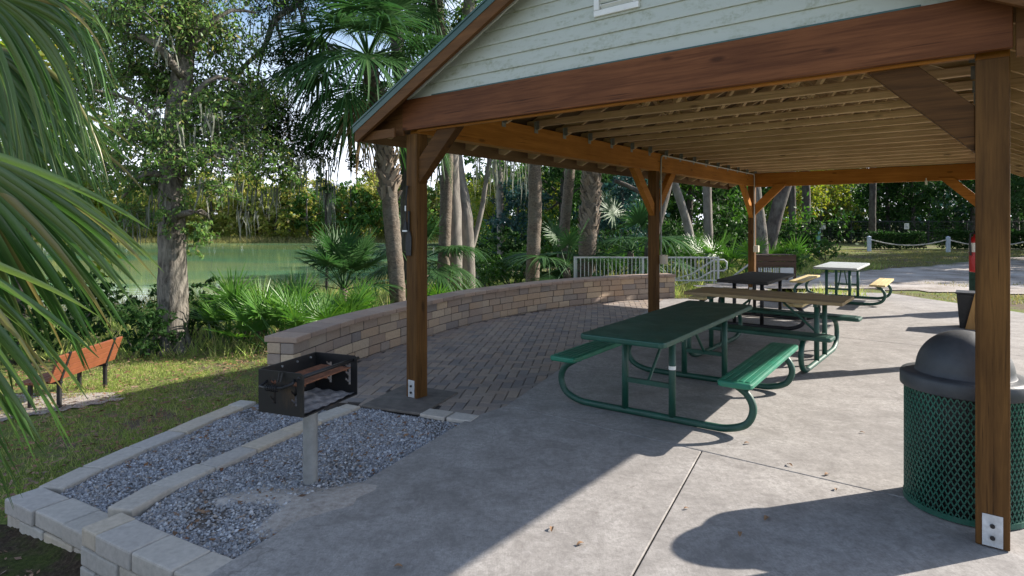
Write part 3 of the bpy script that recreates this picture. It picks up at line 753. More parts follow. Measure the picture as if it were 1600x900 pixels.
# louvred vent in the front gable
vz0, vz1, vt0, vt1 = 3.156, 3.62, -2.28, -1.92
b = PB(); yv = 3.888
b.box(vt0, vt1, yv, 3.93, vz0, vz0 + .045); b.box(vt0, vt1, yv, 3.93, vz1 - .045, vz1)
b.box(vt0, vt0 + .045, yv, 3.93, vz0 + .047, vz1 - .047); b.box(vt1 - .045, vt1, yv, 3.93, vz0 + .047, vz1 - .047)
vent = fin(b, 'gable_vent', 'white', .004)
b = PB()
for k in range(9): b.bar((vt0 + .05, 3.905, vz0 + .07 + k * .042), (vt1 - .05, 3.905, vz0 + .07 + k * .042), .03, .008, (0, .6, .8))
fin(b, 'louvre', 'white', 0, vent)
b = PB(); b.box(vt0 + .04, vt1 - .04, 3.922, 3.926, vz0 + .04, vz1 - .04); fin(b, 'vent_screen', 'black_plastic', 0, vent)
# conduit and outlet boxes
cx = TLp + .085
b = PB(); b.tube([(cx, 9.29, 1.10), (cx, 9.29, 2.66), (cx, 9.31, 2.72), (cx, 9.36, 2.75), (cx, 14.22, 2.75), (cx, 14.28, 2.73), (cx, 14.30, 2.68), (cx, 14.30, 1.12)], .013, 8)
fin(b, 'conduit', 'white_rail', 0, smooth=True)
for l in (9.29, 14.30):
    fin(PB().box(cx - .01, cx + .10, l - .05, l + .05, .98, 1.13), 'outlet_box', 'beige', .008)
b = PB(); b.tube([(-.95, 14.33, 2.47), (-.95, 14.33, 2.39)], .02, 8); b.tube([(-.95, 14.33, 2.52), (-.95, 14.33, 2.47)], .008, 6)
fin(b, 'hanging_bulb', 'white', 0)

# grill tools on the front-left post
px = TL(TLp - .035, 3.925)
tl = thing('grill_scraper', 'black long handled grill scraper with a broad blade hanging on the front post', 'grill tool', (px[0], px[1], 1.34), TH)
b = MB(); b.prism([(-.025, -.012, 0), (.045, -.012, 0), (.05, -.012, .17), (.03, -.012, .23), (-.005, -.012, .23), (-.03, -.012, .16)], (0, 0, 0), (0, .008, 0)); b.build('blade', M['black_plastic'], tl, bevel=.003)
b = MB(); b.tube([(.013, -.008, .22), (.015, -.01, .42)], [.009, .011], 8); b.build('handle', M['black_plastic'], tl)
px = TL(TLp - .06, 3.925)
tl = thing('grill_brush', 'thin grill brush with a white tag hanging beside the black scraper on the post', 'grill tool', (px[0], px[1], 1.56), TH)
b = MB(); b.tube([(0, -.012, .09), (.012, -.015, .32), (.02, -.012, .44)], [.007, .006, .011], 8); b.build('handle', M['black_plastic'], tl)
b = MB(); b.prism([(-.035, -.02, .02), (.02, -.02, .02), (.012, -.02, .10), (-.015, -.02, .10)], (0, 0, 0), (0, .018, 0)); b.build('head', M['black_plastic'], tl, bevel=.004)
b = MB(); b.box(-.037, .022, -.022, 0, .005, .02); b.build('bristle_strip', M['white'], tl)
b = MB(); b.box(-.004, .012, -.022, -.018, .20, .25); b.build('tag', M['white'], tl)

# ------------------------------------------------------------------ picnic tables
def arc(pts, n=5):                                 # smooth curve through (t, z) pairs
    P, L = resample([(p[0], p[1], 0) for p in pts], .03); return [(a, c) for a, c, _ in P]
def picnic_table(label, loc, ang, top, bench, frame, LT=2.5, LB=1.83, wt=.72, fl=.74, style='metal', off=.75):
    rt = thing('picnic_table', label, 'picnic table', loc, ang, 'picnic tables in and beside the pavilion')
    H = .76
    if style == 'metal':
        c = .05
        poly = [(-wt / 2 + c, -LT / 2), (wt / 2 - c, -LT / 2), (wt / 2 - .012, -LT / 2 + .012), (wt / 2, -LT / 2 + c), (wt / 2, LT / 2 - c), (wt / 2 - .012, LT / 2 - .012), (wt / 2 - c, LT / 2), (-wt / 2 + c, LT / 2), (-wt / 2 + .012, LT / 2 - .012), (-wt / 2, LT / 2 - c), (-wt / 2, -LT / 2 + c), (-wt / 2 + .012, -LT / 2 + .012)]
        b = MB(); b.prism([(x, y, H - .045) for x, y in poly], (0, 0, 0), (0, 0, .045)); b.build('tabletop', M[top], rt, bevel=.012)
    else:
        b = MB(); n = 4; pw = wt / n
        for k in range(n): b.box(-wt / 2 + k * pw + .003, -wt / 2 + (k + 1) * pw - .003, -LT / 2 + rnd.uniform(-.006, .006), LT / 2 + rnd.uniform(-.006, .006), H - .038, H)
        b.build('tabletop', M[top], rt, bevel=.005)
    for s in (-1, 1):
        b = MB()
        if bench.startswith('green'):
            x0, x1 = s * off - .13, s * off + .13; c = .04
            poly = [(x0 + c, -LB / 2), (x1 - c, -LB / 2), (x1 - .01, -LB / 2 + .01), (x1, -LB / 2 + c), (x1, LB / 2 - c), (x1 - .01, LB / 2 - .01), (x1 - c, LB / 2), (x0 + c, LB / 2), (x0 + .01, LB / 2 - .01), (x0, LB / 2 - c), (x0, -LB / 2 + c), (x0 + .01, -LB / 2 + .01)]
            b.prism([(x, y, .405) for x, y in poly], (0, 0, 0), (0, 0, .045)); bo = b.build('bench', M[bench], rt, bevel=.012)
            b = MB()
            for k in range(5):
                xx = s * off - .09 + k * .045
                b.box(xx - .016, xx + .016, -LB / 2 + .05, LB / 2 - .05, .452, .456)
            b.build('slat', M[bench], bo, bevel=.002)
        else:
            for k in (-1, 1): b.box(s * off + k * .068 - .065, s * off + k * .068 + .065, -LB / 2, LB / 2, .41, .448)
            b.build('bench', M[bench], rt, bevel=.005)
    r = .029
    for e in (-1, 1):
        y = e * fl; b = MB()
        half = arc([(off - .05, .40), (off + .055, .33), (off + .10, .22), (off + .05, .10), (off - .09, .042), (off - .25, r + .004), (0, r + .004)])
        path = half[:-1] + [(-a, c) for a, c in half[::-1]]
        b.tube([(a, y, c) for a, c in path], r, 10); fr = b.build('frame', M[frame], rt, smooth=True)
        b = MB()
        b.bar((-off - .1, y, .398), (-off + .1, y, .398), .05, .012); b.bar((off - .1, y, .398), (off + .1, y, .398), .05, .012)
        b.build('bench_bracket', M[frame], fr)
        for sx in (-1, 1):
            b = MB(); b.tube([(sx * .21, y, .05), (sx * .21, y, H - .07)], r, 10); b.build('leg', M[frame], rt, smooth=True)
        b = MB(); b.bar((-.21, y, .30), (.21, y, .30), .03, .04); b.build('crossbar', M[frame], rt); b = MB(); b.bar((-.3, y, H - .065), (.3, y, H - .065), .04, .035); b.build('top_support', M[frame], rt)
        b = MB(); b.tube([(0, y - e * .005, .31), (0, y - e * .45, H - .06)], .014, 8); b.build('diagonal_strut', M[frame], rt)
    return rt
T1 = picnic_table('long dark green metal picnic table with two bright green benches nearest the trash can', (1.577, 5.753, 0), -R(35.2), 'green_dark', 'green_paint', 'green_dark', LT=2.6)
T2 = picnic_table('wood topped picnic table turned crosswise with dark green slotted benches', (3.18, 7.62, 0), -R(128.4), 'wood_table', 'green_dark', 'green_dark', LT=1.83, wt=.78, fl=.62, style='wood', off=.84)
T3 = picnic_table('black topped picnic table with tan plank benches behind the wood topped table', (4.09, 10.13, 0), -R(36.2), 'black_top', 'wood_yellow', 'black_iron', LT=1.95, wt=.78, fl=.6, off=.72)
T4 = picnic_table('pale topped picnic table with yellow pine benches beside the sandy drive', (7.0, 12.9, 0), -R(36.5), 'white_top', 'wood_yellow', 'green_dark', LT=2.0, wt=.8, fl=.6, off=.72)
lb = MB(); lb.lathe([(.0305, .0), (.0305, .03)], 12); st = lb.build('sticker', M['white'], None); 
st.parent = T1; st.location = (.21, -.74, .44)

# ------------------------------------------------------------------ trash cans
def mesh_can(name, label, loc, R_, H_, n=64, rows=23, domed=True):
    rt = thing(name, label, 'trash can', loc, 0, 'green mesh trash cans'); b = MB()
    segs = rows * 2
    for sgn in (-1, 1):
        for k in range(n):
            pts = []
            for i in range(segs + 1):
                a = 2 * math.pi * (k + sgn * i * .25 * 1.0) / n + .01 * sgn * 0; z = .03 + (H_ - .05) * i / segs
                wv = .0
                pts.append((a, z))
            w = .0055; vs = []; fs = []
            for (a, z) in pts:
                for (rr, dz) in ((R_ - .003, -w), (R_ + .002, -w), (R_ + .002, w), (R_ - .003, w)):
                    vs.append((rr * math.cos(a), rr * math.sin(a), z + dz * 1.3))
            for i in range(segs):
                o = i * 4
                for q in range(4): fs.append((o + q, o + (q + 1) % 4, o + 4 + (q + 1) % 4, o + 4 + q))
            b.add(vs, fs)
    b.build('mesh_body', M['green_mesh'], rt)
    b = MB(); b.lathe([(R_ - .004, .005), (R_ + .006, .005), (R_ + .006, .035), (R_ - .004, .035), (R_ - .004, .005)], 56); b.build('base_band', M['green_mesh'], rt, smooth=False)
    b = MB(); b.lathe([(0, .03), (R_ - .02, .03), (R_ - .018, H_ - .02)], 48); b.build('liner', M['black_plastic'], rt, smooth=True)
    if domed:
        b = MB(); r1 = R_ + .02
        b.lathe([(R_ - .03, H_ - .015), (r1, H_ - .015), (r1 + .003, H_ - .01), (r1 + .003, H_ + .055), (r1 - .006, H_ + .068), (r1 - .03, H_ + .072), (.245, H_ + .074)], 64); b.build('lid_rim', M['dome'], rt, smooth=True)
        b = MB(); pr = [(.247, H_ + .072), (.240, H_ + .078)]
        for k in range(1, 15):
            a = math.pi / 2 * k / 14; pr.append((max(.237 * math.cos(a), .001), H_ + .085 + .235 * math.sin(a)))
        b.lathe(pr, 64); b.build('dome', M['dome'], rt, smooth=True)
    return rt
mesh_can('trash_can', 'green expanded metal trash can with a charcoal dome lid beside the near right post', (2.636, 3.554, .002), .294, .70)
fx, fy, _ = at(1545, 11.2)
mesh_can('trash_can', 'second dark green trash can standing farther back behind the black bin', (fx, fy, gz(fx, fy)), .29, .92, domed=False)
bx_, by_, _ = at(1521, 9.6)
bn = thing('ash_bin', 'small black bin with a tan board at its side behind the near trash can', 'bin', (bx_, by_, 0), -R(38))
b = MB(); b.add([(-.17, -.17, .0), (.17, -.17, 0), (.17, .17, 0), (-.17, .17, 0), (-.21, -.21, .53), (.21, -.21, .53), (.21, .21, .53), (-.21, .21, .53)], [(0, 3, 2, 1), (4, 5, 6, 7), (0, 1, 5, 4), (1, 2, 6, 5), (2, 3, 7, 6), (3, 0, 4, 7)]); b.build('body', M['black_plastic'], bn, bevel=.01)
b = MB(); b.box(-.225, .225, -.225, .225, .532, .56); b.build('lid', M['black_iron'], bn, bevel=.006)
b = MB(); b.prism([(-.10, -.245, .0), (.26, -.245, 0), (.26, -.235, .555), (.02, -.235, .555)], (0, 0, 0), (0, -.02, 0)); b.build('side_board', M['wood_board'], bn, bevel=.004)

# fire extinguisher on the middle right post
ex = TL(TRp - .07, 9.2 - 1.7)
exx, exy, _ = at(1524.5, 9.05)
P9 = TL(TRp - .135, 9.16)
fe = thing('fire_extinguisher', 'red fire extinguisher with a pale label hanging on the middle right post', 'fire extinguisher', (P9[0], P9[1], 1.06))
b = MB(); b.lathe([(.0, 0), (.055, .0), (.064, .012), (.065, .03), (.065, .36), (.056, .40), (.035, .425), (.02, .43), (.02, .45), (0, .45)], 28); b.build('cylinder', M['red'], fe, smooth=True)
b = MB(); b.lathe([(.0656, .24), (.0662, .24), (.0662, .35), (.0656, .35)], 28); b.build('label_band', M['label'], fe)
b = MB(); b.bar((-.045, -.035, .12), (-.005, -.0662, .12), .002, .06); b.build('tag', M['label'], fe)
b = MB(); b.box(-.02, .02, -.02, .02, .45, .49); b.bar((-.01, 0, .495), (.09, -.02, .53), .02, .012); b.bar((-.01, 0, .48), (.085, -.02, .475), .02, .012); b.tube([(-.02, 0, .47), (-.07, -.01, .46), (-.085, -.02, .38), (-.075, -.02, .2)], .011, 8); b.build('valve', M['black_plastic'], fe)
b = MB(); b.box(.04, .075, -.03, .03, .1, .3); b.build('wall_bracket', M['galv'], fe)

# ------------------------------------------------------------------ charcoal grill
gr = thing('charcoal_grill', 'black iron park grill box on a galvanised post standing in the gravel', 'grill', (-1.274, 3.849, -.03), -R(21))
zb, hb, gl, gw = .545, .255, .52, .335
b = MB(); b.tube([(0, 0, -.1), (0, 0, zb - .004)], .045, 20, True); b.build('post', M['galv'], gr, smooth=False)
b = MB(); b.bar((-.07, 0, zb - .012), (.07, 0, zb - .012), .11, .018); b.build('mount_plate', M['rust'], gr)
def holes(x, z):                                   # zig-zag height notches cut in each end plate
    for cx in (-.055, .095):
        for k in range(3):
            z0 = .075 + k * .048
            if abs(x - cx - .012) < .009 and .06 < z < .20: return True
            if 0 <= z - z0 + (x - cx) * .6 < .018 and cx - .022 < x < cx + .012: return True
    return False
def end_plate(y, cut_holes=True):
    nx_, nz_ = 68, 51; dx, dz = gw / nx_, hb / nz_; b = MB(); vs = [(-gw / 2 + i * dx, y, zb + k * dz) for k in range(nz_ + 1) for i in range(nx_ + 1)]; fs = []
    for k in range(nz_):
        for i in range(nx_):
            x, z = -gw / 2 + (i + .5) * dx, (k + .5) * dz
            cxr = gw / 2 - .03
            if x > cxr and z > hb - .03 and math.hypot(x - cxr, z - hb + .03) > .03: continue
            if cut_holes and holes(x, z): continue
            a = k * (nx_ + 1) + i; fs.append((a, a + 1, a + nx_ + 2, a + nx_ + 1))
    b.add(vs, fs); o = b.build('end_plate', M['grill_plate'], gr); m = o.modifiers.new('thick', 'SOLIDIFY'); m.thickness = .006; m.offset = 0; return o
end_plate(-gl / 2); end_plate(gl / 2)
b = MB(); b.box(-gw / 2 - .003, -gw / 2 + .003, -gl / 2 + .004, gl / 2 - .004, zb, zb + hb); b.build('back_plate', M['grill_plate'], gr)
b = MB(); b.box(-gw / 2 + .004, gw / 2 + .004, -gl / 2 + .004, gl / 2 - .004, zb, zb + .006); b.build('floor_plate', M['grill_plate'], gr)
X, Y = np.meshgrid(np.linspace(-gw / 2 + .012, gw / 2 - .012, 30), np.linspace(-gl / 2 + .012, gl / 2 - .012, 44))
Z = zb + .012 + .016 * np.exp(-((X - .0) ** 2 + (Y - .02) ** 2) / .006) + .006 * np.sin(X * 60 + Y * 31) * np.sin(Y * 47) + .03 * np.exp(-((X + .1) ** 2 + (Y - .06) ** 2) / .002)
idx = np.arange(X.size).reshape(X.shape); q = np.stack([idx[:-1, :-1], idx[:-1, 1:], idx[1:, 1:], idx[1:, :-1]], -1).reshape(-1, 4)
link('ash_bed', np_mesh('ash_bed', np.stack([X.ravel(), Y.ravel(), Z.ravel()], -1), q), M['ash'], gr, True)
b = MB()
for k in range(16): x = -gw / 2 + .055 + k * .0155; b.tube([(x, -gl / 2 + .01, zb + .175), (x, gl / 2 - .01, zb + .175)], .005, 6)
for y in (-.2, 0, .2): b.tube([(-gw / 2 + .05, y, zb + .167), (gw / 2 - .04, y, zb + .167)], .005, 6)
gt = b.build('cooking_grate', M['rust'], gr)
b = MB(); b.tube([(gw / 2 - .035, -gl / 2 - .005, zb + .225), (gw / 2 - .035, gl / 2 + .06, zb + .225)], .012, 10); b.build('front_bar', M['black_iron'], gr, smooth=True)
b = MB(); yh = -gl / 2 - .012
b.tube([(-.10, yh + .01, zb + .19), (-.12, yh - .03, zb + .165), (-.05, yh - .045, zb + .165), (.06, yh - .045, zb + .175), (.115, yh - .02, zb + .20), (.10, yh + .01, zb + .215)], .008, 8)
hd = b.build('handle', M['black_iron'], gr, smooth=True)
b = MB(); pts = []
for k in range(60):
    a = k * .62; pts.append((-.06 + k * .0014, yh - .045 + .016 * math.cos(a), zb + .167 + .016 * math.sin(a)))
b.tube(pts, .0035, 6); b.build('coil_grip', M['black_iron'], hd, smooth=True)
b = MB(); b.tube([(.0, yh, zb + .25), (.0, yh - .015, zb + .2), (.02, yh - .015, zb + .2), (.02, yh, zb + .25)], .005, 6); b.build('hook', M['black_iron'], gr)
b = MB()
for y in (-.2, -.07, .07, .2): b.tube([(-gw / 2 + .003, y, zb + hb - .025), (-gw / 2 + .012, y, zb + hb - .025)], .007, 8)
b.build('rivet', M['galv'], gr)

# ------------------------------------------------------------------ park bench on the lawn
bl = (-5.12, 7.05); bz = gz(*bl)
pb = thing('park_bench', 'orange slatted park bench on dark metal legs facing the lake', 'bench', (bl[0], bl[1], bz), R(3)); pb.scale = (.74, .74, .74)
b = MB()
for k in range(4):
    z0 = .44 + k * .098; x0 = .20 + k * .035
    b.prism([(x0, -.78, z0), (x0 + .033, -.78, z0 + .092), (x0 + .065, -.78, z0 + .082), (x0 + .032, -.78, z0 - .01)], (0, 0, 0), (0, 1.56, 0))
b.build('backrest', M['bench_orange'], pb, bevel=.004)
b = MB()
for k in range(4): b.box(-.25 + k * .105, -.155 + k * .105, -.78, .78, .41, .445)
b.build('seat', M['bench_orange'], pb, bevel=.004)
for y in (-.55, .55):
    b = MB(); b.bar((.21, y, .0), (.21, y, .43), .05, .05); b.bar((-.2, y, .0), (-.2, y, .41), .05, .05); b.bar((-.24, y, .39), (.25, y, .39), .05, .035); b.bar((.22, y, .40), (.37, y, .84), .05, .03)
    b.build('leg', M['black_iron'], pb, bevel=.005)
b = MB(); b.box(-1.1, -.75, -.6, -.2, -.02, .03)

# ------------------------------------------------------------------ railing, handrail, kiosk, rope fence, chain-link
rl = thing('metal_railing', 'pale grey metal railing with upright pickets behind the far end of the stone wall', 'railing', (1.75, 17.0, -.02))
W = 4.0
b = MB(); b.bar((0, 0, .70), (W, 0, .70), .045, .04); b.build('top_rail', M['white_rail'], rl)
b = MB(); b.bar((0, 0, .06), (W, 0, .06), .04, .035); b.build('bottom_rail', M['white_rail'], rl)
b = MB()
for k in range(36): b.bar((.055 + k * .11, 0, .078), (.055 + k * .11, 0, .68), .02, .02)
b.build('pickets', M['white_rail'], rl)
for x in (0, 1.9, W): 
    b = MB(); b.bar((x, .002, -.3), (x, .002, .72), .055, .055); b.build('post', M['white_rail'], rl)
hr = thing('stair_handrail', 'pale sloping pipe handrail with a rounded end beside the railing', 'handrail', (5.72, 17.25, -.02))
b = MB(); b.tube([(-2.1, .9, -.4), (-.55, .25, .2), (0.0, 0, .62), (.28, 0, .62), (.36, 0, .55), (.36, 0, .38), (.28, 0, .31), (.02, 0, .31)], .024, 8); b.build('pipe', M['white_rail'], hr, smooth=True)
b = MB(); b.tube([(-1.3, .6, -.3), (-.4, .2, .05), (0, 0, .33)], .022, 8); b.build('lower_pipe', M['white_rail'], hr, smooth=True)
b = MB(); b.tube([(.0, 0, -.05), (.0, 0, .64)], .028, 8); b.build('post', M['white_rail'], hr)
h2 = thing('stair_handrail', 'second pale pipe handrail slanting up behind the black topped table', 'handrail', (6.15, 17.4, -.02))
b = MB(); b.tube([(-.1, .1, -.1), (.75, .0, .58), (1.0, 0, .60)], .026, 8); b.build('pipe', M['white_rail'], h2, smooth=True)
b = MB(); b.tube([(.78, 0, -.05), (.78, 0, .58)], .026, 8); b.build('post', M['white_rail'], h2)
kk = thing('wooden_stand', 'low dark brown wooden stand with a pale picket panel under its top boards', 'stand', (*at(1212, 17.2)[:2], -.02), R(2))
b = MB()
for k in range(2): b.box(-.55, .56, -.02 - k * .004, .03, .42 + k * .16, .57 + k * .16)
b.build('front_boards', M['wood_dark'], kk, bevel=.006)
b = MB(); b.box(-.57, .58, -.05, .5, .742, .765); b.build('top', M['wood_dark'], kk, bevel=.004)
b = MB()
for i, x in enumerate((-.5, -.44, -.35, -.29, -.22, -.16, -.08, -.02, .04)): b.box(x, x + .028, -.03, 0, .18 + (i % 3) * .015, .40)
b.box(-.5, .07, -.026, -.004, .16, .20)
b.build('pickets', M['white_rail'], kk)
b = MB(); b.box(.12, .5, -.03, 0, .14, .40); b.build('panel', M['white_rail'], kk)
for x in (-.55, .53):
    for y in (.0, .45): bq = MB(); bq.box(x, x + .06, y, y + .06, 0, .74); bq.build('leg', M['wood_dark'], kk)
# rope barrier
rp = []
for i, (u, Y) in enumerate(((1358, 35.5), (1481.5, 34.5), (1612, 33.5))):
    x, y, _ = at(u, Y); z = gz(x, y)
    p = thing('rope_post', ['pale blue square post at the open end of the rope barrier by the hedge', 'middle pale blue square post carrying the rope between the two hedges', 'pale blue rope post mostly hidden behind the near timber post'][i], 'post', (x, y, z), 0, 'posts of the rope barrier')
    b = MB(); b.box(-.085, .085, -.085, .085, -.1, .86); b.build('shaft', M['blue_post'], p, bevel=.015)
    b = MB(); b.add([(-.095, -.095, .862), (.095, -.095, .862), (.095, .095, .862), (-.095, .095, .862), (0, 0, .92)], [(0, 1, 4), (1, 2, 4), (2, 3, 4), (3, 0, 4), (3, 2, 1, 0)]); b.build('cap', M['blue_post'], p)
    rp.append((x, y, z + .70))
for i in range(2):
    a, c = Vector(rp[i]), Vector(rp[i + 1]); pts = []
    a = a + (c - a).normalized() * .11; c = c - (c - a).normalized() * .11
    for k in range(13): t = k / 12; p = a.lerp(c, t); p.z -= 4 * t * (1 - t) * .32; pts.append(p)
    b = MB(); b.tube(pts, .035, 6); o = b.build('barrier_rope', M['rope'], smooth=True)
    tag(o, ['pale rope sagging in front of the long clipped hedge', 'pale rope sagging from the middle post towards the near timber post'][i], 'rope', 'ropes of the barrier')
cf = thing('chain_link_fence', 'dark chain link fence running along the edge of the woods', 'fence', (*at(1270, 48)[:2], -.05))
fx0 = at(1270, 48)[0]; span = 34
b = MB()
for k in range(int(span / .22)):
    x = k * .22
    b.bar((x, .3 * math.sin(k), .05), (x, .3 * math.sin(k), 1.75), .03, .012)
for k in range(9): b.bar((0, 0, .1 + k * .2), (span, 0, .1 + k * .2), .012, .02)
b.build('mesh', M['fence_dark'], cf)
b = MB(); b.tube([(0, 0, 1.8), (span, 0, 1.8)], .035, 6); b.build('top_rail', M['fence_dark'], cf)
for k in range(12):
    b = MB(); b.tube([(k * 3.05, .05, 0), (k * 3.05, .05, 1.85)], .045, 6); b.build('post', M['fence_dark'], cf)
for i, (u, Y, z0, w_, h_, lab) in enumerate(((1285, 46.5, 1.15, .46, .30, 'small white sign on the chain link fence above the teal post'), (1416.5, 47, 1.15, .36, .46, 'small white square sign on the chain link fence above the hedge'))):
    x, y, _ = at(u, Y); s_ = thing('fence_sign', lab, 'sign', (x, y, z0), 0, 'white signs on the fence')
    b = MB(); b.box(-w_ / 2, w_ / 2, -.02, .0, 0, h_); b.build('plate', M['white'], s_)
    b = MB()
    for k in range(3): b.box(-w_ * .36, w_ * .3 - k * .05, -.026, -.022, h_ * (.2 + .24 * k), h_ * (.27 + .24 * k))
    b.build('print', M['dome'], s_)
    b = MB(); b.box(-.03, .03, .004, .9, h_ * .3, h_ * .5); b.build('bracket', M['fence_dark'], s_)
x, y, _ = at(1278.5, 34); tp = thing('marker_post', 'slim teal marker post in front of the chain link fence', 'post', (x, y, gz(x, y)))
b = MB(); b.box(-.09, .09, -.07, .07, -.1, .95); b.build('shaft', m_plain('teal_paint', (.12, .28, .26), .5), tp, bevel=.02)
b = MB(); b.box(-.11, .11, -.09, .09, .952, 1.25); b.build('cap', m_plain('teal_cap', (.2, .4, .37), .5), tp, bevel=.03)

# ------------------------------------------------------------------ vegetation
def leaf_arrays(clumps, n, size, seed, spread=.20, per=26, up=.35, flat=.42, twigs=None):
    rg = np.random.default_rng(seed); c = np.array([q[:3] for q in clumps], float); r = np.array([q[3:6] for q in clumps], float)
    vol = (r[:, 0] * r[:, 1] * r[:, 2]) ** .75; k = max(2, n // per)
    pick = rg.choice(len(c), k, p=vol / vol.sum())
    d = rg.normal(size=(k, 3)); d /= np.linalg.norm(d, axis=1)[:, None]
    cl = c[pick] + d * r[pick] * (rg.random(k) ** .42)[:, None]
    j = rg.integers(0, k, n); sp_ = spread * r[pick[j]].mean(1)
    tw = d * .8 + rg.normal(size=(k, 3)) * .6; tw[:, 2] -= .35; tw /= np.linalg.norm(tw, axis=1)[:, None]
    u_ = rg.uniform(-1, 1, n); p = cl[j] + tw[j] * (u_ * sp_ * 1.7)[:, None] + rg.normal(size=(n, 3)) * (sp_ * .42)[:, None] * np.array([1, 1, .8])
    ax = tw[j] * .7 + rg.normal(size=(n, 3)) * .75; ax[:, 2] -= .2; ax /= np.linalg.norm(ax, axis=1)[:, None]
    if twigs is not None: twigs.append((cl, tw, spread * r[pick].mean(1) * 1.7))
    nn = rg.normal(size=(n, 3)); nn[:, 2] += up * 3; sd = np.cross(ax, nn); sd /= np.linalg.norm(sd, axis=1)[:, None] + 1e-9
    L = size * rg.uniform(.65, 1.35, n); w = L * flat * rg.uniform(.8, 1.2, n)
    up_ = np.cross(sd, ax)
    V = np.stack([p - ax * (L / 2)[:, None], p + sd * (w / 2)[:, None] + up_ * (L * .06)[:, None], p + ax * (L / 2)[:, None], p - sd * (w / 2)[:, None] + up_ * (L * .06)[:, None]], 1).reshape(-1, 3)
    return V, np.arange(n * 4).reshape(n, 4)
def crown(name, clumps, n, size, seed, mat, parent, **kw):
    tg = kw.pop('twig_mat', None); tws = [] if tg else None
    V, Fq = leaf_arrays(clumps, n, size, seed, twigs=tws, **kw); o = link(name, np_mesh(name, V, Fq), M[mat], parent)
    if tg:
        c_, t_, l_ = tws[0]; side = np.cross(t_, [0, 0, 1.0]); side /= np.linalg.norm(side, axis=1)[:, None] + 1e-6; w_ = side * .007; up_ = np.cross(side, t_) * .007; A = c_ - t_ * (l_ * 1.7)[:, None]; B = c_ + t_ * l_[:, None]
        VV = np.stack([A - w_, A + w_, A + up_ * 1.6, B - w_ * .3, B + w_ * .3, B + up_ * .5], 1).reshape(-1, 3); q0 = (np.arange(len(c_)) * 6)[:, None, None]
        FQ = (np.array([(0, 1, 4, 3), (1, 2, 5, 4), (2, 0, 3, 5)])[None] + q0).reshape(-1, 4)
        tag(link('twigs', np_mesh('twigs', VV, FQ), M[tg], o), kind='stuff')
    return o
def moss_part(points, seed, parent, ln=(.3, 1.0), per=14, wd=.022):
    rg = np.random.default_rng(seed); V = []; Fq = []
    for (x, y, z) in points:
        for k in range(per):
            L = rg.uniform(*ln); a = rg.uniform(0, 6.28); w_ = wd * rg.uniform(.5, 1.3); ox, oy = rg.normal(0, .09, 2); segs = 4
            dx, dy = math.cos(a) * w_, math.sin(a) * w_; sx, sy = rg.normal(0, .06, 2); o = len(V); z0 = z + rg.normal(0, .05)
            for s in range(segs + 1):
                t = s / segs; ww = (1 - t) ** .6 * (.6 + .8 * math.sin(t * 9 + a) ** 2); wx = .02 * math.sin(t * 7 + a * 3)
                cx, cy, cz = x + ox + sx * t + wx, y + oy + sy * t - wx, z0 - L * t
                V += [(cx - dx * ww, cy - dy * ww, cz), (cx + dx * ww, cy + dy * ww, cz)]
            for s in range(segs): q = o + s * 2; Fq.append((q, q + 1, q + 3, q + 2))
    return tag(link('spanish_moss', np_mesh('moss', np.array(V), np.array(Fq)), M['moss'], parent), kind='stuff')
def smooth_path(pts, step=.25):
    P, L = resample(pts, step); return [tuple(p) for p in P]
def limb(b, pts, r0, r1, rg, n=9, step=.22, wob=.07):
    P = smooth_path(pts, step); m = len(P); b.tube(P, [r0 + (r1 - r0) * (i / (m - 1)) ** .8 for i in range(m)], n, True, wob, rg)
def tree_root(name, label, loc, group=None): return thing(name, label, 'tree', loc, 0, group)

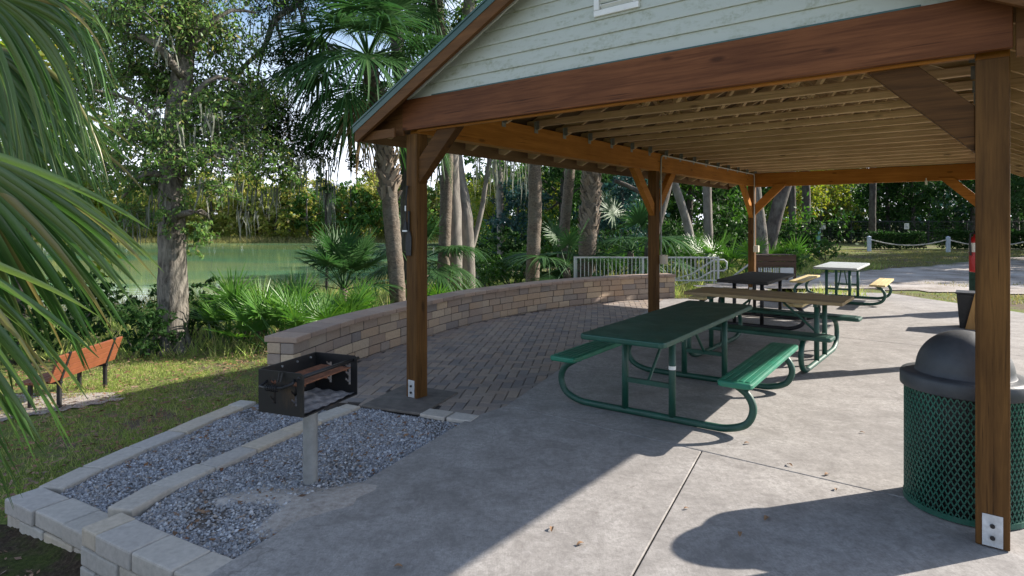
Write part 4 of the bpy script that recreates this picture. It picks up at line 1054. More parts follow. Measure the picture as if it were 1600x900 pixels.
# --- fan palm leaves: axis along +X, gravity -Z
def fan_arrays(seed, n=40, length=.95, petiole=.9, pitch=.3, spread=2.15, droop=.35, W=.042, cup=.25, steps=6, hub=(0, 0, 0), roll=0.0, with_petiole=True, var=.12, costa=.35, sag=.18):
    rg = np.random.default_rng(seed); ax = np.array([math.cos(pitch), 0, math.sin(pitch)]); side = np.array([0, math.cos(roll), math.sin(roll)]); nor = np.cross(ax, side)
    V = []; Fq = []
    P0 = np.array(hub, float)
    if with_petiole:
        m = 7
        for i in range(m + 1):
            t = i / m; c = P0 + ax * petiole * t + np.array([0, 0, -sag * petiole * t * t]); w_ = .022 * (1 - .5 * t)
            V += [c - side * w_, c + nor * w_ * .6, c + side * w_, c - nor * w_ * .6]
        for i in range(m):
            for q in range(4): Fq.append((i * 4 + q, i * 4 + (q + 1) % 4, i * 4 + 4 + (q + 1) % 4, i * 4 + 4 + q))
        P0 = P0 + ax * petiole + np.array([0, 0, -sag * petiole]); ax = ax + np.array([0, 0, -2 * sag]); ax /= np.linalg.norm(ax); nor = np.cross(ax, side)
    for k in range(n):
        a = -spread + 2 * spread * (k + .5) / n + rg.normal(0, .02); ca_ = abs(a) / spread
        L = length * (1 - .35 * ca_ ** 2) * rg.uniform(1 - var, 1 + var * .4)
        d = ax * math.cos(a) + side * math.sin(a) + nor * (cup * (ca_ ** 1.5)) ; d /= np.linalg.norm(d)
        wd = np.cross(nor, d); wd /= np.linalg.norm(wd); st = P0 + ax * costa * length * max(0, math.cos(a)) * .55
        dr = droop * rg.uniform(.6, 1.5); o = len(V); fold = nor * .35 * (1 if k % 2 else .6); tw = rg.normal(0, .25)
        side_dr = rg.normal(0, .05)
        for s in range(steps + 1):
            t = s / steps; c = st + d * L * t * (1 - .18 * dr * t * t) + np.array([0, 0, -dr * L * t ** 2.2]) + wd * side_dr * t * t * L
            ww = W * .5 * min(1, .30 + t * 2.2) * (1 - t) ** .55 + .0015
            w2 = wd * math.cos(tw * t) + nor * math.sin(tw * t)
            V += [c - w2 * ww + fold * ww, c, c + w2 * ww + fold * ww]
        for s in range(steps):
            q = o + s * 3; Fq += [(q, q + 1, q + 4, q + 3), (q + 1, q + 2, q + 5, q + 4)]
    return np.array(V), np.array(Fq)
FAN = {}
for key, kw in dict(up=dict(pitch=1.05, droop=.22), mid=dict(pitch=.5, droop=.38), low=dict(pitch=-.05, droop=.5), hang=dict(pitch=-.65, droop=.55), 
                    dead=dict(pitch=-1.15, droop=.5, n=24, spread=1.2)).items():
    for j in range(3):
        V, Fq = fan_arrays(50 + j * 7 + len(key), **kw); FAN[key, j] = np_mesh('fan_' + key, V, Fq)
for key, kw in dict(star=dict(pitch=1.2, droop=.10), starm=dict(pitch=.75, droop=.14), starl=dict(pitch=.25, droop=.22)).items():
    for j in range(3):
        V, Fq = fan_arrays(150 + j * 7 + len(key), n=34, length=.62, petiole=.85, spread=2.5, W=.038, sag=.08, cup=.2, costa=.1, **kw); FAN[key, j] = np_mesh('fan_' + key, V, Fq)
def palm_crown(root, top, nf, scale, seed, mix=(('up', .22), ('mid', .34), ('low', .28), ('hang', .16)), mat='palm_leaf'):
    rg = random.Random(seed); ks = [k for k, _ in mix]; ws = [w_ for _, w_ in mix]
    cnt = []
    for k, w_ in mix: cnt += [k] * max(1, round(w_ * nf))
    for i, k in enumerate(cnt):
        me = FAN[k, rg.randrange(3)]; o = bpy.data.objects.new('frond', me); C.objects.link(o); o.parent = root
        if not me.materials: me.materials.append(M['palm_dry'] if k == 'dead' else M[mat])
        o.location = top; o.rotation_euler = (rg.uniform(-.2, .2), 0, i * 2.39996 + rg.uniform(-.3, .3)); s = scale * rg.uniform(.85, 1.12); o.scale = (s, s, s)
def palm(label, base, pts, r0, r1, nf, sc, seed, boots=None, mix=None, bark='bark_palm', dead=0):
    rt = tree_root('cabbage_palm', label, base); b = MB(); rg = random.Random(seed)
    limb(b, pts, r0, r1, rg, 12, .09, .06); b.build('trunk', M[bark], rt, smooth=True)
    if boots:
        bb = MB(); P = smooth_path(pts, .05); zlo, zhi = boots
        for p in P:
            if not (zlo <= p[2] <= zhi): continue
            for k in range(4):
                a = rg.uniform(0, 6.28); rr = r1 * 1.02; c, s = math.cos(a), math.sin(a); h = rg.uniform(.14, .24); w_ = rg.uniform(.035, .06)
                q0 = Vector((p[0] + c * rr, p[1] + s * rr, p[2])); sd = Vector((-s, c, 0)); lean = sd * rg.choice((-1, 1)) * h * .45
                tip = q0 + Vector((c * .07, s * .07, h)) + lean
                bb.add([q0 - sd * w_, q0 + sd * w_, tip + sd * w_ * .5, tip - sd * w_ * .5, q0 - sd * w_ + Vector((-c * .03, -s * .03, .02)), q0 + sd * w_ + Vector((-c * .03, -s * .03, .02)), tip + sd * w_ * .5 + Vector((-c * .03, -s * .03, 0)), tip - sd * w_ * .5 + Vector((-c * .03, -s * .03, 0))],
                       [(0, 1, 2, 3), (7, 6, 5, 4), (0, 3, 7, 4), (1, 5, 6, 2), (3, 2, 6, 7)])
        bb.build('leaf_boots', M['boot'], rt)
    palm_crown(rt, pts[-1], nf, sc, seed, mix or (('up', .22), ('mid', .32), ('low', .28), ('hang', .18)))
    if dead: palm_crown(rt, pts[-1], dead, sc * .8, seed + 1, (('dead', 1.0),))
    return rt

# foreground palm, trunk outside the picture on the left
fp = tree_root('cabbage_palm', 'near fan palm whose long drooping fronds hang in at the left edge', (-3.5, 2.1, gz(-3.5, 2.1)))
b = MB(); rg_ = random.Random(3); limb(b, [(0, 0, -.1), (.05, .03, 1.0), (0, .05, 2.0), (-.05, 0, 2.3)], .17, .15, rg_, 12, .1, .08); b.build('trunk', M['bark_palm'], fp, smooth=True)
def near_fan(seed, hub, axis, normal, name='frond', **kw):
    V, Fq = fan_arrays(seed, with_petiole=False, pitch=0, droop=0, **{k: v for k, v in kw.items() if k not in ('grav',)})
    return V, Fq
def world_fan(seed, hub, ax, side, n, length, spread, droop, W, cup=.1, steps=9, s0=None):
    rg = np.random.default_rng(seed); ax = np.array(ax, float); ax /= np.linalg.norm(ax); side = np.array(side, float); side -= ax * (side @ ax); side /= np.linalg.norm(side); nor = np.cross(ax, side)
    V = []; Fq = []; hub = np.array(hub, float)
    for k in range(n):
        a = (s0 if s0 is not None else -spread) + ((spread - (s0 if s0 is not None else -spread)) * (k + .5) / n) + rg.normal(0, .012)
        L = length * (1 - .12 * (a / 1.8) ** 2) * rg.uniform(.88, 1.06); d = ax * math.cos(a) + side * math.sin(a) + nor * cup * rg.uniform(-.35, 1); d /= np.linalg.norm(d)
        wd = np.cross(nor, d); wd /= np.linalg.norm(wd); dr = droop * rg.uniform(.6, 1.45); o = len(V); tw = rg.normal(0, .5); st = hub + ax * .22 * max(0, math.cos(a)); sdr = rg.normal(0, .05)
        split = rg.random() < .5
        for s in range(steps + 1):
            t = s / steps; c = st + d * L * t * (1 - .2 * dr * t ** 2) + np.array([0, 0, -dr * L * t ** 2.6]) + wd * sdr * L * t ** 2
            ww = W * .5 * min(1, .35 + t * 1.9) * max(0, (1 - t)) ** .6 + .001
            w2 = wd * math.cos(tw * t * t) + nor * math.sin(tw * t * t)
            V += [c - w2 * ww + nor * ww * .65, c, c + w2 * ww + nor * ww * .65]
        for s in range(steps): q = o + s * 3; Fq += [(q, q + 1, q + 4, q + 3), (q + 1, q + 2, q + 5, q + 4)]
    return np.array(V), np.array(Fq)
froot = np.array(fp.location)
def add_near(seed, hub, ax, side, n, L, spread, droop, W, cup=.1, mat='palm_leaf_near', s0=None):
    V, Fq = world_fan(seed, hub, ax, side, n, L, spread, droop, W, cup, s0=s0)
    o = link('frond', np_mesh('frond', V - froot, Fq), M[mat], fp)
    b = MB(); top = Vector((-3.52, 2.1, 1.95)) - Vector(froot); hb_ = Vector(hub) - Vector(froot); mid = (top + hb_) / 2 + Vector((0, 0, .12))
    b.tube(smooth_path([tuple(top), tuple(mid), tuple(hb_)], .1), .014, 6); b.build('petiole', M['palm_leaf_near'], o)
add_near(11, (-2.22, 2.10, 2.02), (.93, .0, -.36), (-.30, .30, -.88), 58, .84, 1.35, .24, .050, .10, s0=-.10)
add_near(12, (-2.24, 1.95, 1.76), (.80, -.05, -.55), (-.5, .25, -.8), 52, .80, 1.2, .30, .046, .12, s0=-.35)
add_near(13, (-2.14, 2.30, 2.50), (.97, .1, .05), (-.1, .35, -.93), 46, .46, 1.4, .9, .030, .25, s0=-.35)
add_near(14, (-2.36, 2.45, 2.42), (.9, .2, -.2), (-.25, .1, -.9), 42, .56, 1.3, .75, .032, .22, s0=-.1)
add_near(15, (-2.44, 2.2, 1.50), (.62, .05, -.72), (-.7, .3, -.55), 34, .70, 1.0, .25, .034, .2, s0=-.3)
add_near(17, (-2.30, 2.0, 1.42), (.42, .05, -.9), (-.9, .2, -.3), 26, .66, .8, .15, .034, .22, s0=-.5)
add_near(16, (-2.70, 2.9, 2.25), (.9, .1, -.3), (-.2, .1, -.95), 42, .72, 1.5, .6, .036, .22, s0=-.6)

# left oak with clumped leaves and moss
lo = gp(268, 9.7); ob = tree_root('oak_tree', 'broad oak with a pale trunk and mossy small leaves on the lawn by the lake', lo)
b = MB(); rg_ = random.Random(5)
def rel(u, v, Y): return ((u - 800) * Y / F - lo[0], Y - lo[1], EYE - (v - V0) * Y / F - lo[2])
limb(b, [(0, 0, -.15), (.0, 0, .05), (.01, 0, .3), rel(270, 440, 9.7), rel(268, 330, 9.7), rel(272, 210, 9.8), rel(288, 90, 9.9), rel(300, -40, 10), rel(310, -140, 10)], .245, .12, rg_, 16, .12, .05)
for k in range(7):
    a = k * .9 + .3; b.tube([(0.12 * math.cos(a), .12 * math.sin(a), .28), (.24 * math.cos(a), .24 * math.sin(a), .06), (.40 * math.cos(a), .40 * math.sin(a), -.06)], [.12, .10, .05], 8, True, .1, rg_)
limbs = [((270, 300), (330, 240), (400, 250)), ((272, 250), (215, 190), (180, 200)), ((275, 190), (340, 120), (420, 170)), ((275, 230), (210, 160), (145, 140)), ((270, 300), (205, 270), (150, 255)), ((285, 120), (230, 60), (170, 70)), ((290, 80), (350, 20), (400, 20)), ((268, 340), (310, 330), (330, 345)), ((270, 280), (230, 270), (190, 310))]
for (a, m, e) in limbs: limb(b, [rel(*a, 9.75), rel(*m, 9.6 + rg_.uniform(-.6, .8)), rel(*e, 9.8 + rg_.uniform(-1, 1))], .07, .015, rg_, 7, .2)
b.build('trunk', M['bark_oak'], ob, smooth=True)
def cl(u, v, Y, ru, rv, rd): x, y, z = rel(u, v, Y); return (x, y, z, ru * Y / F, rd, rv * Y / F)
CL = [cl(250, 30, 9.6, 80, 60, 1.0), cl(330, 60, 10.2, 70, 55, 1.0), cl(215, 110, 10, 55, 50, .9), cl(300, 150, 10.2, 75, 50, .8), cl(255, 215, 9.6, 80, 40, .9), cl(350, 195, 9.9, 70, 45, .9),
      cl(310, 255, 9.3, 80, 32, .8), cl(225, 280, 9.9, 50, 35, .8), cl(330, 300, 9.3, 45, 22, .5), cl(310, 370, 9.4, 26, 30, .3), cl(265, 330, 9.4, 32, 32, .35), cl(395, 240, 10.1, 60, 35, .8), cl(430, 270, 10.3, 45, 28, .6), cl(180, 30, 10, 50, 45, .8), cl(215, 340, 10, 30, 28, .4),
      cl(400, 150, 10.6, 45, 40, .7), cl(290, -60, 9.9, 140, 60, 1.4), cl(250, 120, 10.2, 50, 45, .6), cl(150, 130, 10.6, 50, 60, .8), cl(150, 250, 10.8, 40, 45, .7), cl(120, 40, 10.8, 55, 50, .8), cl(200, 200, 10.2, 40, 40, .6)]
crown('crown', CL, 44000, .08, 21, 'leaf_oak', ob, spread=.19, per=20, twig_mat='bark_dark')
mp = [rel(u, v, Y) for u, v, Y in ((410, 300, 10.2), (385, 330, 10.1), (430, 290, 10.3), (355, 280, 9.6), (340, 240, 9.3), (460, 265, 10.4), (470, 250, 10.3), (310, 280, 9.1), (400, 220, 10), (250, 300, 9.5), (290, 200, 9.1), (230, 330, 9.8), (365, 220, 9.5), (210, 340, 9.9), (325, 170, 9.1), (260, 60, 9.3), (225, 150, 9.6), (240, 180, 9.7), (380, 290, 10))]
moss_part(mp, 8, ob, (.2, .6), 12, .016)

# dark oak behind the palm, with the bent limb and hanging moss
do = gp(637, 13.2); dk = tree_root('oak_tree', 'dark oak behind the front post whose bent mossy limb reaches over the lake', do)
def rd(u, v, Y): return ((u - 800) * Y / F - do[0], Y - do[1], EYE - (v - V0) * Y / F - do[2])
b = MB(); rg_ = random.Random(6)
limb(b, [(0, 0, -.2), rd(638, 400, 13.2), rd(636, 250, 13.2), rd(620, 60, 13.3), rd(600, -120, 13.4)], .19, .13, rg_, 12, .2)
limb(b, [rd(620, 60, 13.3), rd(560, -60, 13), rd(500, -50, 12.5), rd(465, 5, 12.2), rd(430, 30, 12.0), rd(412, 75, 11.9), rd(385, 100, 11.8), rd(360, 135, 11.7)], .13, .035, rg_, 10, .15)
for e in (((412, 75), (402, 130), (415, 180)), ((385, 100), (395, 160), (380, 220)), ((360, 135), (335, 160), (310, 165)), ((430, 30), (445, 90), (450, 160)), ((465, 5), (480, 60), (475, 120)), ((402, 130), (440, 170), (455, 220))):
    limb(b, [rd(*p, 11.9 + .1 * i) for i, p in enumerate(e)], .035, .008, rg_, 6, .15)
b.build('trunk', M['bark_dark'], dk, smooth=True)
def cd(u, v, Y, ru, rv, r_): x, y, z = rd(u, v, Y); return (x, y, z, ru * Y / F, r_, rv * Y / F)
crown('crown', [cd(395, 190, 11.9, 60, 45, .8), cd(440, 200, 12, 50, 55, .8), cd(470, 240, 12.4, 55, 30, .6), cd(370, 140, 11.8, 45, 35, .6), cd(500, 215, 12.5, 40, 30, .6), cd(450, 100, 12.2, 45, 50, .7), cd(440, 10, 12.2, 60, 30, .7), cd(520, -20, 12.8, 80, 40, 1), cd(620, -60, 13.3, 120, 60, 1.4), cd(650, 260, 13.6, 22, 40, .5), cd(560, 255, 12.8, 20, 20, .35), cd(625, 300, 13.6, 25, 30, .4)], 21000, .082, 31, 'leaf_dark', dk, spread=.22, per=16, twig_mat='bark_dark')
moss_part([rd(u, v, Y) for u, v, Y in ((400, 40, 12), (425, 40, 12), (445, 20, 12), (470, 15, 12.1), (490, 10, 12.4), (410, 120, 12), (385, 120, 11.8), (455, 110, 12.1), (435, 180, 12), (500, 240, 12.4), (515, 245, 12.5), (470, 260, 12.4), (455, 230, 12.3), (480, 140, 12.2), (475, 65, 12.2), (420, 210, 12), (380, 170, 11.8), (400, 240, 12))], 9, dk, (.25, .75), 10, .015)
# thin dark trunk over the lake edge
x, y, z = gp(510, 19); tt = tree_root('slim_tree', 'thin dark bare trunk standing at the lake edge in the gap of bright sky', (x, y, z)); b = MB()
limb(b, [(0, 0, -.1), (.02, 0, 1.4), (-.02, 0, 2.6), (.0, 0, 3.9)], .05, .03, random.Random(2), 8); b.build('trunk', M['bark_dark'], tt, smooth=True)
crown('crown', [(0, 0, 3.4, .5, .4, .35), (-.3, 0, 3.9, .6, .4, .3), (.5, 0, 2.7, .5, .3, .15)], 260, .13, 77, 'leaf_dark', tt)
moss_part([(0, 0, 3.3), (.1, 0, 2.8), (-.2, 0, 3.6), (.2, 0, 3.5)], 12, tt, (.4, 1.0), 14, .03)

# main cabbage palm
mpb = gp(622, 11.6)
def rm(u, v, Y, o): return ((u - 800) * Y / F - o[0], Y - o[1], EYE - (v - V0) * Y / F - o[2])
palm('tall cabbage palm with a curved trunk right behind the stone wall beside the front post', mpb, [(0, 0, -.1), rm(620, 440, 11.6, mpb), rm(612, 350, 11.6, mpb), rm(603, 250, 11.6, mpb), rm(588, 160, 11.6, mpb), rm(575, 90, 11.6, mpb)], .155, .15, 40, 1.12, 3, boots=(2.4, 4.6), mix=(('up', .2), ('mid', .3), ('low', .3), ('hang', .2)), dead=3)
pb2 = gp(690, 14.6)
palm('tall palm crown rising above the roof edge behind the curved palm', pb2, [(0, 0, -.1), rm(700, 200, 14.6, pb2), rm(690, 60, 14.6, pb2), rm(672, -20, 14.6, pb2)], .15, .14, 26, 1.15, 13)
# small young palm by the water
x, y, z = gp(530, 11.9)
yp = tree_root('young_palm', 'young trunkless fan palm with open round fronds between the saw palmetto and the lake', (x, y, z)); b = MB()
limb(b, [(0, 0, -.1), (.03, 0, .3), (.1, 0, .75)], .10, .08, random.Random(4), 9); b.build('trunk', M['bark_palm'], yp, smooth=True)
palm_crown(yp, (.1, 0, .7), 19, 1.0, 5, (('star', .4), ('starm', .40), ('starl', .2)))
# saw palmetto clumps
PM = {}
for j in range(4):
    V, Fq = fan_arrays(90 + j, n=20, length=.50, petiole=.5, pitch=[1.35, 1.1, .85, .5][j], spread=1.9, droop=.05, W=.026, cup=.3, steps=4, costa=0, sag=.04); PM[j] = np_mesh('palmetto_fan', V, Fq); PM[j].materials.append(M['palmetto'])
def palmetto(label, base, r, nf, sc, seed, name='saw_palmetto'):
    rt = thing(name, label, 'shrub', base, 0, 'saw palmettos along the wall and lake'); rg = random.Random(seed)
    Vs = []; Fs = []; o = 0
    for i in range(nf):
        j = rg.randrange(4); me = PM[j]; n = len(me.vertices); co = np.empty(n * 3, np.float32); me.vertices.foreach_get('co', co); co = co.reshape(-1, 3)
        a = rg.uniform(0, 6.28); s = sc * rg.uniform(.75, 1.2); c_, s_ = math.cos(a), math.sin(a)
        p = np.stack([co[:, 0] * c_ - co[:, 1] * s_, co[:, 0] * s_ + co[:, 1] * c_, co[:, 2]], -1) * s
        q = rg.random() ** .5 * r; t = rg.uniform(0, 6.28); p += np.array([q * math.cos(t), q * math.sin(t), rg.uniform(0, .15)])
        f = np.empty(len(me.polygons) * 4, np.int32); me.polygons.foreach_get('vertices', f)
        Vs.append(p); Fs.append(f.reshape(-1, 4) + o); o += n
    link('fronds', np_mesh('palmetto', np.concatenate(Vs), np.concatenate(Fs)), M['palmetto'], rt)
    b = MB()
    for k in range(5): a = k * 1.3; b.tube([(r * .3 * math.cos(a), r * .3 * math.sin(a), -.05), (r * .2 * math.cos(a + .5), r * .2 * math.sin(a + .5), .22)], .05, 7)
    b.build('stem', M['bark_palm'], rt); return rt
for u, Y, r, nf, sc, lab in ((398, 10.6, .75, 40, 1.15, 'big saw palmetto clump beside the broad oak, at the edge of the lawn'), (470, 9.9, .7, 38, 1.0, 'saw palmetto clump pressed against the outside of the wall, below the young palm'),
                             (545, 10.6, .5, 22, .95, 'small saw palmetto clump against the wall beside the curved palm trunk'), (690, 13.2, .5, 18, .9, 'saw palmetto seen just right of the front post behind the wall'),
                             (1215, 24, .9, 24, 1.4, 'bright saw palmetto under the dark leaning trunk'), (1118, 21, 1.2, 26, 1.6, 'dusky palmetto clump behind the railing and handrail'), (1000, 21, 1.2, 22, 1.6, 'shaded palmetto clump behind the left half of the railing')):
    palmetto(lab, gp(u, Y), r, nf, sc, int(u))

# twin grey trunks
tb = gp(712, 15.0); tw = tree_root('twin_trunk_tree', 'pair of stout pale grey trunks growing together behind the wall', tb); b = MB(); rg_ = random.Random(8)
limb(b, [rm(708, 470, 15, tb), rm(710, 400, 15, tb), rm(709, 330, 15, tb), rm(706, 260, 15, tb), rm(712, 160, 15, tb), rm(740, -40, 15, tb)], .21, .15, rg_, 14, .2, .04)
limb(b, [rm(730, 470, 15.4, tb), rm(731, 420, 15.4, tb), rm(728, 340, 15.4, tb), rm(716, 270, 15.5, tb), rm(700, 150, 15.6, tb), rm(680, -40, 15.6, tb)], .20, .12, rg_, 12, .2, .06)
limb(b, [rm(734, 400, 15.4, tb), rm(752, 330, 15.5, tb), rm(765, 250, 15.6, tb), rm(790, 120, 15.6, tb)], .075, .05, rg_, 8, .2, .05)
b.build('trunk', M['bark_grey'], tw, smooth=True)
def cg(o, u, v, Y, ru, rv, r_): x, y, z = rm(u, v, Y, o); return (x, y, z, ru * Y / F, r_, rv * Y / F)
crown('crown', [cg(tb, 740, -60, 15, 130, 90, 2), cg(tb, 790, 120, 15.6, 100, 70, 1.5), cg(tb, 690, 270, 15.8, 25, 50, .5), cg(tb, 660, 340, 16, 20, 40, .5), cg(tb, 690, 60, 15.5, 80, 60, 1.2)], 5200, .13, 41, 'leaf_oak', tw, spread=.2)
moss_part([rm(u, v, 15.6, tb) for u, v in ((760, 215), (775, 225), (790, 225), (745, 230), (685, 250), (800, 235), (815, 240), (770, 250))], 14, tw, (.5, 1.4), 9, .022)

# palms along the bank
p3 = gp(832, 17); palm('palm with a straight dark bare trunk behind the middle of the wall', p3, [(0, 0, -.1), rm(833, 400, 17, p3), rm(836, 300, 17, p3), rm(830, 180, 17, p3), rm(828, 60, 17, p3)], .19, .19, 22, 1.3, 21)
p4 = gp(916, 18.5); palm('palm with shaggy leaf boots all up its sunlit trunk behind the wall end', p4, [(0, 0, -.1), rm(917, 400, 18.5, p4), rm(922, 330, 18.5, p4), rm(926, 250, 18.5, p4), rm(930, 130, 18.5, p4)], .28, .26, 22, 1.3, 22, boots=(1.6, 5.5))
p5 = gp(876, 21); palm('slender palm trunk standing behind the shaggy palm', p5, [(0, 0, -.1), rm(880, 380, 21, p5), rm(892, 250, 21, p5), rm(900, 120, 21, p5)], .19, .17, 20, 1.3, 23)
for u, Y, zt, nf, sc, sd, lab in ((885, 17.6, .75, 16, 1.15, 5, 'low fan palm with pale drooping fronds left of the shaggy palm'), (985, 19.5, 1.1, 18, 1.5, 7, 'spreading low fan palm between the shaggy palm and the second post'), (660, 13.8, 1.2, 14, .9, 6, 'low fan palm peeking out on both sides of the front post')):
    bs = gp(u, Y); rt = tree_root('young_palm', lab, bs); b = MB(); limb(b, [(0, 0, -.1), (.03, 0, zt * .5), (.0, 0, zt)], .13, .10, random.Random(sd), 9); b.build('trunk', M['bark_palm'], rt, smooth=True); palm_crown(rt, (0, 0, zt), nf, sc, sd, (('star', .2), ('mid', .45), ('low', .35)))

# slim and leaning trunks in the wood
def trunk_tree(name, label, base, pts, r0, r1, bark, clumps=None, n=1500, size=.16, mat='leaf_dark', seed=1, up=None):
    rt = tree_root(name, label, base); b = MB(); limb(b, pts, r0, r1, random.Random(seed), 10, .3, .05)
    b.build('trunk', M[bark], rt, smooth=True)
    if clumps: crown('crown', clumps, n, size, seed, mat, rt)
    return rt
o = gp(1083, 22); trunk_tree('leaning_tree', 'slim pale trunk leaning to the left behind the railing', o, [(0, 0, -.1), rm(1078, 370, 22, o), rm(1065, 320, 22, o), rm(1050, 270, 22, o), rm(1020, 120, 22, o)], .16, .12, 'bark_grey', [cg(o, 1015, 90, 22, 80, 50, 2)], 1500, .22, 'leaf_dark', 51)
o = gp(1108, 26); trunk_tree('slim_tree', 'straight pale slim trunk right of the leaning one', o, [(0, 0, -.1), rm(1106, 340, 26, o), rm(1104, 260, 26, o), rm(1104, 130, 26, o)], .20, .16, 'bark_grey', [cg(o, 1104, 100, 26, 80, 50, 2)], 1500, .25, 'leaf_dark', 52)
o = gp(1198, 24); trunk_tree('leaning_tree', 'thick dark trunk leaning to the right behind the third post', o, [(0, 0, -.1), rm(1202, 385, 24, o), rm(1214, 330, 24, o), rm(1232, 270, 24, o), rm(1262, 150, 24, o)], .26, .24, 'bark_dark', [cg(o, 1270, 120, 24, 90, 50, 2)], 1500, .25, 'leaf_dark', 53)
o = gp(1190, 23); trunk_tree('slim_tree', 'short grey trunk close beside the foot of the third post', o, [(0, 0, -.1), rm(1189, 370, 23, o), rm(1180, 300, 23, o), rm(1170, 200, 23, o)], .26, .2, 'bark_oak', [cg(o, 1165, 180, 23, 80, 40, 2)], 1200, .25, 'leaf_dark', 54)
o = gp(1238, 33); trunk_tree('slim_tree', 'thin dark trunk right of the thick leaning trunk', o, [(0, 0, -.1), rm(1238, 330, 33, o), rm(1236, 270, 33, o), rm(1232, 150, 33, o)], .2, .18, 'bark_dark', [cg(o, 1230, 130, 33, 70, 40, 2)], 1200, .3, 'leaf_dark', 55)
o = gp(1260, 36); trunk_tree('pine_tree', 'straight dark pine trunk in front of bright yellow green leaves', o, [(0, 0, -.1), rm(1260, 330, 36, o), rm(1259, 270, 36, o), rm(1258, 130, 36, o)], .24, .22, 'bark_dark', [cg(o, 1258, 110, 36, 80, 40, 2)], 1200, .3, 'leaf_dark', 56)
o = gp(1363, 43); trunk_tree('slim_tree', 'dark trunk behind the left end of the long hedge', o, [(0, 0, -.1), rm(1363, 330, 43, o), rm(1364, 280, 43, o), rm(1362, 160, 43, o)], .24, .2, 'bark_dark', [cg(o, 1362, 150, 43, 80, 40, 2)], 1200, .3, 'leaf_dark', 57)
o = gp(1012, 19.2); trunk_tree('leaning_tree', 'dark crooked limb tree arching left behind the second post', o, [(0, 0, -.1), rm(1018, 380, 19.2, o), rm(1036, 310, 19.2, o), rm(1044, 270, 19.3, o), rm(1060, 150, 19.4, o)], .19, .17, 'bark_dark', [cg(o, 980, 220, 19.2, 70, 40, 1.5), cg(o, 1060, 140, 19.4, 90, 50, 2)], 2600, .16, 'leaf_dark', 58)
b = MB(); limb(b, [rm(1034, 318, 19.2, o), rm(1005, 303, 19.2, o), rm(980, 290, 19.2, o), rm(960, 282, 19.2, o)], .10, .06, random.Random(3), 8); 
b.build('limb', M['bark_dark'], bpy.data.objects['leaning_tree.002'], smooth=True)
o = gp(783, 30); trunk_tree('slim_tree', 'slim pale trunk in the sunny gap right of the twin trunks', o, [(0, 0, -.1), rm(782, 340, 30, o), rm(780, 260, 30, o), rm(782, 150, 30, o)], .2, .17, 'bark_grey', [cg(o, 800, 240, 30, 60, 40, 2)], 1400, .22, 'leaf_mid', 59)

# generic bushes and trees, copied
PROTO = {}
def proto(key, name, cat, mat, h, r, n, size, seed, trunk=None, k=9):
    rg = random.Random(seed); rt = thing(name, 'x', cat); clumps = []
    z0 = .05 if trunk is None else h * (.06 if key.startswith('far') else .16)
    for i in range(k):
        a = rg.uniform(0, 6.28); t = (i + .5) / k; rr = r * (.75 if t < .6 else .75 - 1.2 * (t - .6)); z = z0 + (h - z0) * (.12 + .76 * t)
        clumps.append((rr * math.cos(a) * rg.random() ** .5, rr * math.sin(a) * rg.random() ** .5, z, r * rg.uniform(.35, .55), r * rg.uniform(.35, .55), (h - z0) * rg.uniform(.14, .22)))
    crown('crown' if trunk else 'foliage', clumps, n, size, seed, mat, rt, spread=.22, per=22)
    b = MB()
    if trunk:
        limb(b, [(0, 0, -.2), (.1, .05, h * .3), (-.05, .1, h * .6), (0, 0, h * .85)], trunk, trunk * .35, rg, 8, .5)
        for c in clumps[2:7]: limb(b, [(0, .05, h * .4), (c[0] * .5, c[1] * .5, c[2] * .85), c[:3]], trunk * .35, trunk * .1, rg, 6, .6)
        b.build('trunk', M['bark_dark'], rt, smooth=True)
    else:
        for c in clumps[:5]: limb(b, [(0, 0, -.05), (c[0] * .5, c[1] * .5, c[2] * .6), c[:3]], .03, .01, rg, 5, .3)
        b.build('stem', M['bark_dark'], rt, smooth=True)
    PROTO[key] = rt; rt['used'] = 0; return rt
proto('bush', 'bush', 'shrub', 'leaf_mid', 1.1, .9, 1600, .10, 61)
proto('bushd', 'bush', 'shrub', 'leaf_dark', 1.3, 1.0, 1500, .12, 62)
proto('bushy', 'bush', 'shrub', 'leaf_yellow', 1.6, 1.3, 1600, .13, 63)
proto('tree_d', 'broadleaf_tree', 'tree', 'leaf_dark', 9, 3.2, 5200, .30, 64, .22, 14)
proto('tree_m', 'broadleaf_tree', 'tree', 'leaf_mid', 8, 3.0, 5200, .28, 65, .2, 14)
proto('tree_y', 'broadleaf_tree', 'tree', 'leaf_yellow', 6.5, 2.8, 4600, .26, 66, .16, 13)
proto('tree_b', 'broadleaf_tree', 'tree', 'leaf_blue', 5.5, 2.4, 4000, .24, 67, .16, 12)
proto('far_a', 'far_tree', 'tree', 'leaf_far', 10, 4.2, 3600, .55, 68, .25, 15)
proto('far_b', 'far_tree', 'tree', 'leaf_far', 8, 4.0, 3200, .55, 69, .22, 12)
proto('far_c', 'far_tree', 'tree', 'leaf_mid', 9, 3.6, 3200, .50, 70, .22, 13)
def place(key, label, u, Y, s=1.0, group=None, z=None, sc=None):
    src = PROTO[key]; x, y, g_ = gp(u, Y); loc = (x, y, g_ if z is None else z); rz = rnd.uniform(0, 6.28)
    scl = sc or s
    if not src['used']:
        src['used'] = 1; src.location = loc; src.rotation_euler = (0, 0, rz); src.scale = scl if isinstance(scl, tuple) else (scl,) * 3; src['label'] = label; o = src
    else: o = dup(src, loc, rz, scl, label)
    if group: o['group'] = group
    return o
